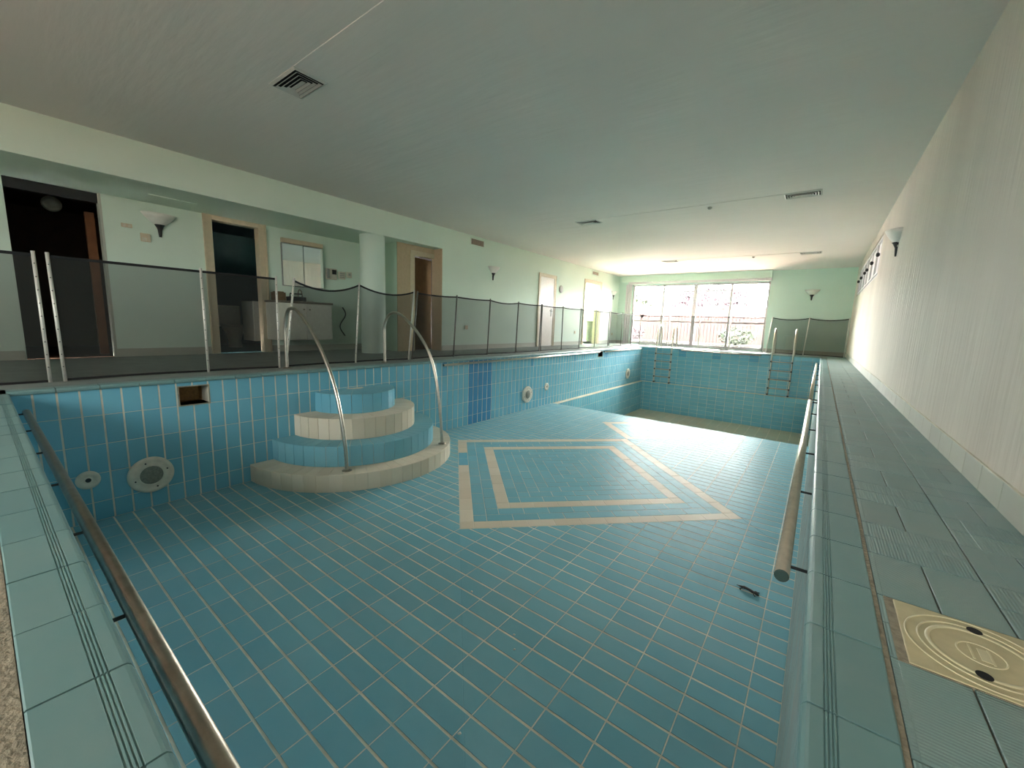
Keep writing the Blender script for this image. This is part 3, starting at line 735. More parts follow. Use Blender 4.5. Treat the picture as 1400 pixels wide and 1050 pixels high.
for q in ((0.008, 0.088), (-0.012, -0.076)):
    G().lathe([(0.0125, 0.0045), (0.0122, 0.0055), (0.006, 0.0055), (0, 0.0055)], (q[0], q[1], 0), (0, 0, 1), 20).obj('finger_hole', 'void', cv)
G().lathe([(0.0335, 0.0028), (0.0345, 0.0045), (0.036, 0.0045), (0.037, 0.0028)], (0, 0, 0), (0, 0, 1), 40).obj('emblem_ring', 'beige_raised', cv)
g = G(); g.box((-0.016, -0.024, 0.003), (-0.0125, 0.026, 0.0046)); g.box((0.012, -0.026, 0.003), (0.0155, 0.024, 0.0046)); g.box((-0.003, -0.022, 0.003), (0.012, 0.02, 0.0042)); g.obj('emblem', 'beige_raised', cv)

# ------------------------------------------------------------------ pool fence
FX, FYY, FH = -5.22, 14.55, 1.075
def fence(label, pts, sags, heights=None, lean=None, mat='post', skipmesh=()):
    """pts: post feet in order; sags: dip of the webbing per bay; lean: xy offset of post tops"""
    t = empty('pool_fence', (pts[0][0], pts[0][1], 0)); tag(t, label, 'fence', 'black mesh fence sections')
    o0 = Vector((pts[0][0], pts[0][1], 0)); tops = []
    for i, p in enumerate(pts):
        dx = lean[i] if lean else (0, 0); h = FH+(heights[i] if heights else 0)
        a = Vector((p[0], p[1], 0.0))-o0; b_ = Vector((p[0]+dx[0], p[1]+dx[1], h))-o0; tops.append((a, b_))
        po = G().tube([a, b_+Vector((0, 0, 0.012))], 0.0125, 10).obj('post', mat, t, smooth=True)
        if (CAM-Vector((p[0], p[1], 0))).length < 6.5:
            g = G(); d = b_-a
            for k in range(9):
                c_ = a+d*(0.12+0.1*k); tw = (CAM-o0-c_).normalized()*0.0122
                g.lathe([(0.0048, 0.0), (0.004, 0.0015), (0, 0.002)], c_+tw, tw, 8)
            g.obj('rivet', 'bolt', po)
    for i in range(len(pts)-1):
        (a0, b0), (a1, b1) = tops[i], tops[i+1]; sg = sags[i]; nu = 12; nv = 8
        def top(u): return b0.lerp(b1, u)-Vector((0, 0, 0.02+sg*4*u*(1-u)))
        def bot(u): return a0.lerp(a1, u)+Vector((0, 0, 0.015+0.006*math.sin(u*3.1+i)))
        g = G(); vs = []; fs = []
        nrm = (a1-a0).cross(Vector((0, 0, 1))).normalized()
        for u in range(nu+1):
            for v in range(nv+1):
                uu, vv = u/nu, v/nv
                p = bot(uu).lerp(top(uu), vv)+nrm*(0.02*sg*10*math.sin(uu*math.pi)*math.sin(vv*math.pi*1.5+uu*4))
                vs.append(p)
        for u in range(nu):
            for v in range(nv): k = u*(nv+1)+v; fs.append((k, k+nv+1, k+nv+2, k+1))
        g.add(vs, fs); g.obj('mesh_panel', 'mesh', t, smooth=True)
        for fn_, nm, hh in ((top, 'top_webbing', 0.024), (bot, 'bottom_webbing', 0.02)):
            g = G(); vs = []; fs = []
            for u in range(nu+1):
                p = fn_(u/nu)
                for dz, dn in ((-hh/2, -0.002), (hh/2, -0.002), (hh/2, 0.002), (-hh/2, 0.002)): vs.append(p+Vector((0, 0, dz))+nrm*dn)
            for u in range(nu):
                for j in range(4): k = u*4; fs.append((k+j, k+(j+1) % 4, k+4+(j+1) % 4, k+4+j))
            fs += [(0, 1, 2, 3), (nu*4+3, nu*4+2, nu*4+1, nu*4)]
            g.add(vs, fs); g.obj(nm, 'black', t)
    return t
def ln(ys): return [(FX, y) for y in ys]
fence('black mesh fence section at the far left edge of the deck', ln([-2.3, -1.45, -0.55, 0.365]), [0.0, 0.0, 0.0])
fence('black mesh fence section in front of the two dark doorways', ln([0.452, 1.50, 2.225]), [0.0, 0.0], lean=[(0, -0.01), (0, 0), (0, 0.01)])
fence('sagging black mesh fence section between the arched handrails', ln([2.30, 3.245, 4.175]), [0.10, 0.085], [0.0, 0.03, 0.01], lean=[(0, 0.145), (0, 0.085), (0, 0.12)])
fence('black mesh fence section in front of the niche and left wall sconce', ln([4.245, 5.18, 6.11, 7.05, 7.97]), [0.015, 0.012, 0.035, 0.012], lean=[(0, 0.12), (0, 0.07), (0, 0.06), (0, 0.05), (0, 0.02)], mat='post_dark')
fence('black mesh fence section in front of the closed white door', ln([8.03, 8.99, 9.94, 10.88, 11.82]), [0.012]*4, mat='post_dark')
ft = fence('black mesh fence section turning the corner by the big window', ln([11.90, 12.84, 13.75, FYY])+[(-4.245, FYY)], [0.012]*4, mat='post_dark')
g = G(); g.prism([(-0.10, FYY-11.9-0.006, FH+0.01), (0.13, FYY-11.9-0.006, FH+0.01), (0.02, FYY-11.9-0.006, FH-0.13)], (0, 0.012, 0)); g.obj('corner_tab', 'black', ft)
fence('black mesh fence section in front of the middle of the window', [(-4.20, FYY), (-3.23, FYY), (-2.30, FYY), (-1.37, FYY)], [0.01, 0.015, 0.02], lean=[(0, 0), (-0.02, 0), (-0.03, 0), (-0.03, 0)])
fence('sagging black mesh fence section below the far wall sconce', [(-1.29, FYY), (-0.36, FYY), (0.57, FYY)], [0.05, 0.05], lean=[(0.07, 0), (0.04, 0), (0, 0)])

# ------------------------------------------------------------------ doors
def casing(name, X, y0, y1, h, wd, parent, proud=0.02, into=-0.14):
    g = G()
    q = 0.005; g.box((X+into-q, y0-wd, 0), (X+proud, y0+q, h+wd)); g.box((X+into-q, y1-q, 0), (X+proud, y1+wd, h+wd)); g.box((X+into-q, y0+q, h-q), (X+proud, y1-q, h+wd))
    o = g.obj(name, 'casing', parent, bevel=0.004)
    g = G(); e = wd*0.45
    g.box((X+proud, y0-wd, 0), (X+proud+0.010, y0-wd+e*0.5, h+wd)); g.box((X+proud, y1+wd-e*0.5, 0), (X+proud+0.010, y1+wd, h+wd)); g.box((X+proud, y0-wd, h+wd-e*0.5), (X+proud+0.010, y1+wd, h+wd))
    g.obj('moulding', 'casing', o)
    return o
d = empty('door_1', (0, 0, 0)); struct(d, 'dark open doorway to a wood-lined room at far left', 'door')
g = G(); g.box((WB-0.14, D1[0], 1.975), (WB-0.05, D1[1], ZSOF)); g.obj('lintel', 'dark_plastic', d)
g = G(); g.box((WB-0.14, D1[1]-0.012, 0), (WB+0.004, D1[1]+0.012, ZSOF)); g.obj('jamb', 'skirt', d)
g = G(); g.box((WB-0.68, 1.08, 0), (WB-0.6, 1.17, 1.93)); g.obj('wood_post', 'wood_post', d)
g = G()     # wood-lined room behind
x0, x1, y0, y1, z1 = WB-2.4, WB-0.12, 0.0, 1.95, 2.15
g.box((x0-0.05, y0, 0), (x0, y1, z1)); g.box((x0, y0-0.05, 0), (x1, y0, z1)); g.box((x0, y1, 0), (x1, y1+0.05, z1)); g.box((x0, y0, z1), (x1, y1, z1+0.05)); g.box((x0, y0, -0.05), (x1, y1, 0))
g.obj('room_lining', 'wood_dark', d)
g = G(); g.lathe([(0.0, 0.07), (0.05, 0.062), (0.085, 0.035), (0.1, 0.0)], (x1-0.93, 0.83, 2.03), (0.9, -0.1, -0.2), 24)
o = g.obj('globe_lamp', 'shade', smooth=True); tag(o, 'round white lamp in the dark wood-lined room', 'lamp')
d = empty('door_2'); struct(d, 'cream framed doorway open to a dark teal bathroom', 'door')
casing('casing', WB, D2[0], D2[1], D2[2], 0.11, d)
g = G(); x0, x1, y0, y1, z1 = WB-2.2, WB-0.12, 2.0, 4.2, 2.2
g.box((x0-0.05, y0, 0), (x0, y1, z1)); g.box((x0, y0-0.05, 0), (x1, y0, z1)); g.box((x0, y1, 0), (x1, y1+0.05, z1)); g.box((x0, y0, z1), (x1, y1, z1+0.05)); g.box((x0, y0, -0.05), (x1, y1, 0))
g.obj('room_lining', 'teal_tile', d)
g = G(); g.box((WB-0.95, 3.02, 0.16), (WB-0.45, 3.5, 0.86)); o = g.obj('bathroom_cabinet', 'cabinet', bevel=0.01)
tag(o, 'pale low cabinet just inside the dark bathroom doorway', 'cabinet')
tl_ = empty('toilet', (WB-1.3, 3.0, 0)); tag(tl_, 'white toilet in shadow inside the bathroom doorway', 'toilet')
g = G(); g.lathe([(0.11, 0.0), (0.10, 0.12), (0.13, 0.25), (0.19, 0.36), (0.2, 0.40), (0.15, 0.40), (0.1, 0.3), (0, 0.26)], (0, 0, 0), (0, 0, 1), 28); g.obj('bowl', 'cabinet', tl_, smooth=True)
g = G(); g.lathe([(0.14, 0.40), (0.205, 0.40), (0.205, 0.425), (0.14, 0.425)], (0, 0, 0), (0, 0, 1), 28); g.obj('seat', 'cabinet', tl_, smooth=True)
g = G(); g.box((-0.38, -0.19, 0.38), (-0.2, 0.19, 0.78)); g.obj('tank', 'cabinet', tl_, bevel=0.02)
# niche door
d = empty('door_5'); struct(d, 'brown wooden door standing ajar in the niche', 'door')
g = G(); g.box((NXB-0.1, 5.37, 0), (NXB+0.015, 5.47, 1.99)); g.box((NXB-0.1, 5.47, 1.90), (NXB+0.015, 5.99, 1.99)); g.obj('casing', 'casing', d, bevel=0.004)
g = G(); a = math.radians(12); g.box((-0.02, 0, 0.01), (0.02, 0.6, 1.88)); o = g.obj('leaf', 'wood', d, bevel=0.003); o.location = (NXB-0.08, 5.49, 0); o.rotation_euler = (0, 0, a)
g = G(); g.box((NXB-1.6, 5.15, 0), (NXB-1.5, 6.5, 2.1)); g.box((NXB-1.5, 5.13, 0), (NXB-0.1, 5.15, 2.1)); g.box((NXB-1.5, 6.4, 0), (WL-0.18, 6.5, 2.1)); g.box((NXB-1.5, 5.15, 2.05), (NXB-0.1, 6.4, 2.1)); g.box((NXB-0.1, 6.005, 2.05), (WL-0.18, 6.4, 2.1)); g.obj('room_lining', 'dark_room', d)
# closed white door
d = empty('door_3'); struct(d, 'closed off-white door in the left wall', 'door')
casing('casing', WL, D3[0], D3[1], D3[2], 0.085, d, into=0.0, proud=0.025)
g = G(); g.box((WL+0.001, D3[0], 0.01), (WL+0.012, D3[1], D3[2])); lf = g.obj('leaf', 'door_white', d)
g = G(); g.box((WL+0.012, 10.28, 0.86), (WL+0.018, 10.33, 1.08)); hd = g.obj('handle_plate', 'grey_plastic', lf); G().tube([(WL+0.015, 10.305, 1.02), (WL+0.055, 10.305, 1.02), (WL+0.058, 10.17, 1.02)], 0.009, 8).obj('handle', 'steel_dull', lf)
# open cream doorway to bright room
d = empty('door_4'); struct(d, 'cream framed doorway open to a bright curtained room', 'door')
casing('casing', WL, D4[0], D4[1], D4[2], 0.11, d, into=-0.19)
g = G(); x0, x1, y0, y1, z1 = -10.0, WL-0.18, 11.6, 16.6, 2.5
g.box((x0, y0-0.05, 0), (x1, y0, z1)); g.box((x0, y0, z1), (x1, y1, z1+0.05)); g.box((x0, y0, -0.05), (x1, y1, 0)); g.box((x0, y1, 0), (x1, y1+0.05, z1))
g.box((x0-0.05, y0, 0), (x0, 14.2, z1)); g.box((x0-0.05, 14.2, 2.2), (x0, 16.4, z1)); g.box((x0-0.05, 14.2, 0), (x0, 16.4, 0.1)); g.box((x0-0.05, 16.4, 0), (x0, y1, z1))
g.obj('room_lining', 'wall', d)
g = G(); vs = []; N = 80
for i in range(N+1):
    y = 14.1+2.35*i/N; xx = x0+0.12+0.035*math.sin(i*0.9)
    vs += [(xx, y, 0.04), (xx, y, 2.3)]
g.add(vs, [(2*i, 2*i+2, 2*i+3, 2*i+1) for i in range(N)])
o = g.obj('curtain', 'sheer', smooth=True); tag(o, 'sheer white curtain in the bright room past the open doorway', 'curtain')
g = G(); g.lathe([(0.17, 0.0), (0.2, 0.1), (0.2, 0.75), (0.22, 0.78), (0.22, 0.82), (0.17, 0.82), (0.17, 0.4), (0, 0.4)], (0, 0, 0), (0, 0, 1), 28); 
o = g.obj('laundry_bin', 'bin', smooth=True); o.location = (-7.27, 14.78, 0.0); tag(o, 'tall woven bin standing just inside the bright doorway', 'bin')

# ------------------------------------------------------------------ recess fittings
mc = empty('mirror_cabinet', (WB, 3.69, 1.15)); tag(mc, 'two-door mirror cabinet reflecting the bright room', 'mirror cabinet')
g = G(); g.box((0, -0.36, -0.01), (0.03, 0.36, 0.71)); g.obj('body', 'grey_plastic', mc)
for s in (-1, 1):
    g = G(); g.box((0.0, 0.0, 0.0), (0.005, 0.338, 0.70)); o = g.obj('mirror_door', 'mirror', mc)
    o.location = (0.034, -0.35 if s < 0 else 0.012, 0); o.rotation_euler = (0, 0, math.radians(-5))
g = G(); g.box((0.0, -0.36, 0.715), (0.07, 0.36, 0.79)); g.obj('light_bar', 'casing', mc, bevel=0.006)
vc = empty('vanity_cabinet', (-7.298, 3.5, 0.22)); tag(vc, 'white two-door vanity cabinet below the mirror', 'cabinet')
g = G(); g.box((-0.25, -0.46, 0), (0.2, 0.46, 0.62)); g.obj('body', 'cabinet', vc, bevel=0.004)
g = G(); g.box((-0.25, -0.48, 0.62), (0.225, 0.48, 0.655)); g.obj('counter', 'counter', vc, bevel=0.005)
for s in (-1, 1):
    g = G(); g.box((0.201, 0.003 if s > 0 else -0.455, 0.01), (0.219, 0.455 if s > 0 else -0.003, 0.612)); dr = g.obj('door', 'cabinet', vc, bevel=0.003)
    G().lathe([(0.006, 0.0), (0.006, 0.015), (0.013, 0.02), (0.011, 0.028), (0, 0.03)], (0.219, 0.05*s, 0.52), (1, 0, 0), 12).obj('knob', 'steel_dull', dr)
g = G(); g.lathe([(0.17, 0.0), (0.16, 0.02), (0.12, 0.0), (0, -0.002)], (0, 0.05, 0.657), (0, 0, 1), 28); bs = g.obj('basin', 'cabinet', vc, smooth=True)
G().tube(smooth_pts([(-0.16, 0.05, 0.655), (-0.16, 0.05, 0.8), (-0.12, 0.05, 0.86), (-0.05, 0.05, 0.84), (-0.03, 0.05, 0.78)], 4), 0.011, 8).obj('tap', 'steel_dull', vc, smooth=True)
g = G(); g.box((-0.07, -0.09, 0), (0.07, 0.09, 0.13)); g.box((-0.05, -0.07, 0.13), (0.05, 0.07, 0.145)); o = g.obj('wooden_box', 'brass_box', bevel=0.012); o.location = (-7.25, 3.13, 0.876); tag(o, 'small brown box on the left end of the vanity counter', 'box')
g = G(); g.box((-0.08, -0.13, 0), (0.08, 0.13, 0.07)); g.tube([(0, -0.1, 0.07), (0, -0.1, 0.12), (0, 0.1, 0.12), (0, 0.1, 0.07)], 0.012, 8); o = g.obj('toiletry_case', 'dark_plastic', bevel=0.008); o.location = (-7.17, 3.38, 0.876); tag(o, 'dark case on the vanity counter below the mirror', 'case')
# towel / hose hanging right of cabinet
g = G(); P = [(0.03, 0.06*math.sin(k*0.7), -0.055*k) for k in range(11)]; g.tube(smooth_pts(P, 4), 0.012, 8); 
o = g.obj('hanging_hose', 'dark_plastic', smooth=True); o.location = (WB, 4.42, 0.82); tag(o, 'dark wavy hose hanging on the wall right of the vanity', 'hose')
ic = empty('intercom', (WB, 4.22, 1.33)); tag(ic, 'white wall intercom with dark screen right of the mirror', 'intercom')
g = G(); g.box((0, -0.11, 0), (0.03, 0.11, 0.205)); g.obj('case', 'white_plastic', ic, bevel=0.008)
g = G(); g.box((0.03, 0.01, 0.10), (0.033, 0.095, 0.185)); g.obj('screen', 'dark_plastic', ic)
g = G(); g.box((0.03, -0.1, 0.02), (0.055, -0.045, 0.19)); g.obj('handset', 'grey_plastic', ic, bevel=0.01)
o = empty('thermostat', (WB, 4.435, 1.36)); tag(o, 'white thermostat panel between intercom and small box', 'thermostat')
g = G(); g.box((0, -0.07, 0), (0.025, 0.07, 0.14)); g.obj('case', 'white_plastic', o, bevel=0.005)
for k in range(3):
    g = G(); g.box((0.025, -0.05, 0.025+0.035*k), (0.028, 0.05, 0.043+0.035*k)); g.obj('button_row', 'grey_plastic', o)
o = empty('wall_socket', (WB, 4.59, 1.40)); tag(o, 'small square wall box right of the thermostat panel', 'wall box')
g = G(); g.box((0, -0.055, 0), (0.02, 0.055, 0.11)); g.obj('plate', 'white_plastic', o, bevel=0.004); g = G(); g.box((0.02, -0.02, 0.04), (0.024, 0.025, 0.085)); g.obj('button', 'grey_plastic', o)
o = empty('light_switch', (WB, 1.385, 1.745)); tag(o, 'small double switch plate beside the leftmost doorway', 'switch')
g = G(); g.box((0, -0.055, -0.025), (0.008, 0.055, 0.025)); g.obj('plate', 'casing', o, bevel=0.003)
for s in (-1, 1): g = G(); g.box((0.008, s*0.025-0.014, -0.016), (0.013, s*0.025+0.014, 0.016)); g.obj('rocker', 'white_plastic', o)
o = empty('control_box', (WB, 1.565, 1.62)); tag(o, 'square control box with buttons under the leftmost sconce', 'control box')
g = G(); g.box((0, -0.052, -0.055), (0.02, 0.052, 0.055)); g.obj('case', 'casing', o, bevel=0.004)
g = G(); g.box((0.02, -0.04, -0.045), (0.025, 0.012, 0.0)); g.obj('display', 'white_plastic', o)
for k in range(3): g = G(); g.box((0.02, 0.024, -0.04+0.03*k), (0.026, 0.042, -0.022+0.03*k)); g.obj('button', 'white_plastic', o)

# ------------------------------------------------------------------ sconces
def sconce_proto():
    t = empty('wall_sconce')
    # half bowl, wall at x=0, opens upward
    g = G(); prof = [(0.012, 0.0), (0.06, 0.03), (0.115, 0.075), (0.16, 0.125), (0.195, 0.175), (0.19, 0.178), (0.15, 0.125), (0.10, 0.078), (0.04, 0.03), (0.0, 0.012)]
    vs = []; fs = []; k = 24
    for r, h in prof:
        for j in range(k+1):
            a = math.pi*j/k; vs.append((r*0.72*math.sin(a), -r*math.cos(a), h))
    for i in range(len(prof)-1):
        for j in range(k): fs.append((i*(k+1)+j, i*(k+1)+j+1, (i+1)*(k+1)+j+1, (i+1)*(k+1)+j))
    g.add(vs, fs); g.obj('shade', 'shade', t, smooth=True)
    g = G(); vs = []; fs = []
    prof = [(0.0, -0.13), (0.016, -0.13), (0.02, -0.09), (0.026, -0.03), (0.05, 0.022), (0.062, 0.034), (0.0, 0.036)]
    for r, h in prof:
        for j in range(k+1):
            a = math.pi*j/k; vs.append((r*1.0*math.sin(a)+0.001, -r*math.cos(a), h))
    for i in range(len(prof)-1):
        for j in range(k): fs.append((i*(k+1)+j, i*(k+1)+j+1, (i+1)*(k+1)+j+1, (i+1)*(k+1)+j))
    g.add(vs, fs); g.obj('holder', 'bolt', t, smooth=True)
    g = G(); g.box((0.0, -0.04, -0.02), (0.012, 0.04, 0.1)); g.obj('back_plate', 'white_plastic', t)
    return t
sp = sconce_proto(); sp.location = (WB, 1.73, 1.785)
tag(sp, 'frosted bowl wall sconce beside the leftmost dark doorway', 'sconce', 'bowl wall sconces')
for loc, rz, lab in (((WL, 7.63, 1.755), 0, 'frosted bowl wall sconce on the left wall between niche and white door'),
                     ((WL, 14.67, 1.755), 0, 'frosted bowl wall sconce on the left wall in the far corner by the window'),
                     ((-0.36, YW, 1.735), -math.pi/2, 'frosted bowl wall sconce on the far wall right of the window'),
                     ((WR, 6.95, 1.74), math.pi, 'frosted bowl wall sconce on the long right wall')):
    s_ = dup(sp, loc, rz); tag(s_, lab, 'sconce', 'bowl wall sconces')

# ------------------------------------------------------------------ vents, disc, sockets on left wall
def wall_vent(y0, y1, z0, z1, label):
    t = empty('wall_vent', (WL, (y0+y1)/2, z0)); tag(t, label, 'vent', 'wall air grilles'); a = (y1-y0)/2; h = z1-z0
    g = G(); g.box((0, -a, 0), (0.004, a, h)); g.obj('backing', 'void', t)
    g = G(); f_ = 0.022
    g.box((0, -a, 0), (0.014, a, f_)); g.box((0, -a, h-f_), (0.014, a, h)); g.box((0, -a, f_), (0.014, -a+f_, h-f_)); g.box((0, a-f_, f_), (0.014, a, h-f_)); g.obj('frame', 'wall', t)
    n = int((2*a-2*f_)/0.03)
    for k in range(n):
        y = -a+f_+0.015+k*0.03; g = G(); g.box((0.004, y-0.009, f_), (0.011, y+0.009, h-f_)); g.obj('slat', 'vent_brown', t)
wall_vent(6.82, 7.29, 2.305, 2.47, 'brown slatted air grille above the left wall sconce')
wall_vent(12.82, 13.32, 2.33, 2.47, 'brown slatted air grille above the bright doorway')
G1 = G(); G1.lathe([(0.11, 0.0), (0.11, 0.02), (0.095, 0.028), (0, 0.028)], (0, 0, 0), (1, 0, 0), 32); o = G1.obj('wall_disc', 'grey_plastic', smooth=True); o.location = (WL, 10.82, 1.685); tag(o, 'plain grey round disc on the wall right of the white door', 'disc')
for y, z, lab in ((6.74, 0.5, 'small wall socket low on the left wall under the first sconce'), (11.84, 0.40, 'small wall socket between white door and bright doorway'), (14.8, 0.34, 'small wall socket low in the far left corner')):
    o = empty('power_socket', (WL, y, z)); tag(o, lab, 'socket', 'sockets on the left wall')
    g = G(); g.box((0, -0.045, -0.045), (0.012, 0.045, 0.045)); g.obj('plate', 'casing', o, bevel=0.004)
    g = G(); g.lathe([(0.022, 0.0), (0.02, -0.006), (0, -0.007)], (0.0125, 0, 0), (1, 0, 0), 14); g.obj('socket_well', 'grey_plastic', o)
# ceiling ducts and diffusers
def diffuser(cx, cy, label, z=ZC, wx=0.43, wy=0.275):
    t = empty('ceiling_vent', (cx, cy, z)); tag(t, label, 'vent', 'ceiling air diffusers')
    g = G(); g.box((-wx/2+0.01, -wy/2+0.01, -0.006), (wx/2-0.01, wy/2-0.01, -0.003)); g.obj('backing', 'void', t)
    def ring(a0, b0, z0, a1, b1, z1, nm, mat, th=0.003):
        g = G(); o_ = [(-a0, -b0, z0), (a0, -b0, z0), (a0, b0, z0), (-a0, b0, z0)]; i_ = [(-a1, -b1, z1), (a1, -b1, z1), (a1, b1, z1), (-a1, b1, z1)]
        up = [(p[0], p[1], p[2]+th) for p in o_+i_]
        g.add(o_+i_+up, [(k, (k+1) % 4, 4+(k+1) % 4, 4+k) for k in range(4)]+[(8+k, 12+k, 12+(k+1) % 4, 8+(k+1) % 4) for k in range(4)]+[(k, 8+k, 8+(k+1) % 4, (k+1) % 4) for k in range(4)]+[(4+k, 4+(k+1) % 4, 12+(k+1) % 4, 12+k) for k in range(4)])
        g.obj(nm, mat, t)
    ring(wx/2, wy/2, -0.006, wx/2-0.020, wy/2-0.020, -0.016, 'frame', 'vent', th=0.006)
    for k in range(3):
        q = 0.030+0.030*k; ring(wx/2-q-0.004, wy/2-q-0.004, -0.022, wx/2-q-0.020, wy/2-q-0.020, -0.012, 'louvre', 'vent', th=0.002)
    g = G(); q = 0.122; g.box((-wx/2+q, -wy/2+q, -0.02), (wx/2-q, wy/2-q, -0.017)); g.obj('centre_plate', 'vent', t)
for cy, nm in ((1.815, 'nearest'), (7.06, 'middle'), (12.15, 'farthest')):
    g = G(); g.box((-3.44, cy-0.138, ZC-0.006), (-0.64, cy+0.138, ZC)); o = g.obj('ceiling_panel', 'ceiling', bevel=0.003); tag(o, f'long flush duct panel across the ceiling, {nm} of three', 'panel', 'ceiling duct panels')
    diffuser(-3.655, cy, f'square louvred ceiling vent at the left end of the {nm} duct panel')
    diffuser(-0.425, cy, f'square louvred ceiling vent at the right end of the {nm} duct panel')
    if cy > 3:
        g = G(); g.lathe([(0.03, 0.0), (0.035, -0.012), (0.02, -0.03), (0.0, -0.034)], (-1.6, cy, ZC-0.014), (0, 0, 1), 16); o = g.obj('sprinkler_head', 'grey_plastic', smooth=True); tag(o, f'small round fitting in the middle of the {nm} ceiling duct panel', 'fitting')
g = G(); g.box((-7.1, 1.52, ZSOF-0.008), (-6.98, 2.02, ZSOF+0.002)); o = g.obj('soffit_vent', 'wall'); tag(o, 'long slot vent in the low soffit above the leftmost sconce', 'vent')

# ------------------------------------------------------------------ far window
wn1 = empty('window_1', (0, YW+0.12, 0)); struct(wn1, 'big four-pane window onto the sunny garden', 'window')
g = G(); F = 0.06
g.box((WX0, -0.04, WZ1-0.07), (WX1, 0.04, WZ1)); g.box((WX0, -0.04, WZ0), (WX1, 0.04, WZ0+0.07)); g.box((WX0, -0.04, WZ0), (WX0+F, 0.04, WZ1)); g.box((WX1-F, -0.04, WZ0), (WX1, 0.04, WZ1))
g.obj('frame', 'window_frame', wn1, bevel=0.004)
mull = [(-4.72, 0.035), (-3.64, 0.06), (-2.52, 0.035)]
for x, hw in mull:
    g = G(); g.box((x-hw, -0.045, WZ0+0.07), (x+hw, 0.045, WZ1-0.07)); g.obj('mullion', 'window_frame', wn1, bevel=0.004)
ed = [WX0+F]+[v for x, hw in mull for v in (x-hw, x+hw)]+[WX1-F]
for i in range(4):
    a, b_ = ed[2*i], ed[2*i+1]
    g = G(); g.box((a, -0.02, 0.855), (b_, 0.02, 0.905)); g.obj('transom', 'window_frame', wn1)
    g = G(); g.box((a, -0.003, WZ0+0.07), (b_, 0.003, 0.855)); g.obj('pane', 'glass', wn1)
    g = G(); g.box((a, -0.003, 0.905), (b_, 0.003, WZ1-0.07)); g.obj('pane', 'glass', wn1)
g = G(); g.box((-6.28, YW-0.12, 2.30), (WX1+0.02, YW, ZC)); o = g.obj('trim_6', 'wall'); struct(o, 'pale shutter box over the big window', 'trim')
g = G(); g.box((-6.02, YW-0.07, 2.215), (WX1+0.02, YW, 2.30)); o = g.obj('trim_7', 'window_frame'); struct(o, 'white curtain rail box under the shutter box', 'trim')
g = G()
for k in range(3): g.box((-6.10+0.075*k, YW-0.05+0.015*k, 0.0), (-6.035+0.075*k, YW, 2.215))
o = g.obj('trim_8', 'window_frame'); struct(o, 'folded grey-white side panels left of the big window', 'trim')
# unseen glazing behind the viewpoint, added to brighten the near side
wn2 = empty('fill_window', (0, YNW-0.1, 0)); struct(wn2, 'glazed opening added behind the viewpoint as fill light', 'window')
g = G(); g.box((NX0, -0.04, NZ1-0.07), (NX1, 0.04, NZ1)); g.box((NX0, -0.04, NZ0), (NX1, 0.04, NZ0+0.07)); g.box((NX0, -0.04, NZ0), (NX0+F, 0.04, NZ1)); g.box((NX1-F, -0.04, NZ0), (NX1, 0.04, NZ1)); g.box((-2.43, -0.04, NZ0), (-2.37, 0.04, NZ1)); g.obj('frame', 'window_frame', wn2)
g = G(); g.box((NX0+F, -0.003, NZ0+0.07), (-2.43, 0.003, NZ1-0.07)); g.obj('pane', 'fill_pane', wn2); g = G(); g.box((-2.37, -0.003, NZ0+0.07), (NX1-F, 0.003, NZ1-0.07)); g.obj('pane', 'fill_pane', wn2)
# strip window on the right wall
wn3 = empty('window_3', (WR, 0, 0)); struct(wn3, 'high strip window of frosted panes with black knobs on the right wall', 'window')
g = G(); f_ = 0.05
g.box((0.02, RWY0, RWZ0), (0.1, RWY1, RWZ0+f_)); g.box((0.02, RWY0, RWZ1-f_), (0.1, RWY1, RWZ1)); g.box((0.02, RWY0, RWZ0), (0.1, RWY0+f_, RWZ1)); g.box((0.02, RWY1-f_, RWZ0), (0.1, RWY1, RWZ1)); g.obj('frame', 'window_frame', wn3)
kn = [9.44, 10.51, 11.55, 12.12, 13.11, 14.0]
edges = [RWY0+f_, 9.98, 10.92, 11.84, 12.6, 13.4, RWY1-f_]
for i in range(6):
    a, b_ = edges[i], edges[i+1]
    sa = empty('sash'); 
    g = G(); e = 0.035
    g.box((0.0, a, RWZ0+f_), (0.06, b_, RWZ0+f_+e)); g.box((0.0, a, RWZ1-f_-e), (0.06, b_, RWZ1-f_)); g.box((0.0, a, RWZ0+f_), (0.06, a+e, RWZ1-f_)); g.box((0.0, b_-e, RWZ0+f_), (0.06, b_, RWZ1-f_))
    bpy.data.objects.remove(sa); sa = g.obj('sash', 'window_frame', wn3, bevel=0.004)
    g = G(); g.box((0.03, a+e, RWZ0+f_+e), (0.036, b_-e, RWZ1-f_-e)); g.obj('pane', 'frosted', sa)
    g = G(); g.lathe([(0.0, -0.03), (0.025, -0.026), (0.037, -0.012), (0.037, 0.004), (0.022, 0.022), (0.0, 0.025)], (-0.01, kn[i], 2.0), (1, 0, 0), 16); g.obj('knob', 'bolt', sa, smooth=True)
# access panel low on the far wall
o = empty('access_panel', (-0.65, YW, 0.10)); tag(o, 'pale square access panel low on the far wall behind the fence', 'panel')
g = G(); g.box((-0.235, -0.03, 0), (0.235, 0, 0.44)); g.obj('case', 'wall_far', o, bevel=0.005); g = G(); g.box((-0.2, -0.036, 0.03), (0.2, -0.03, 0.41)); g.obj('cover', 'wall', o)

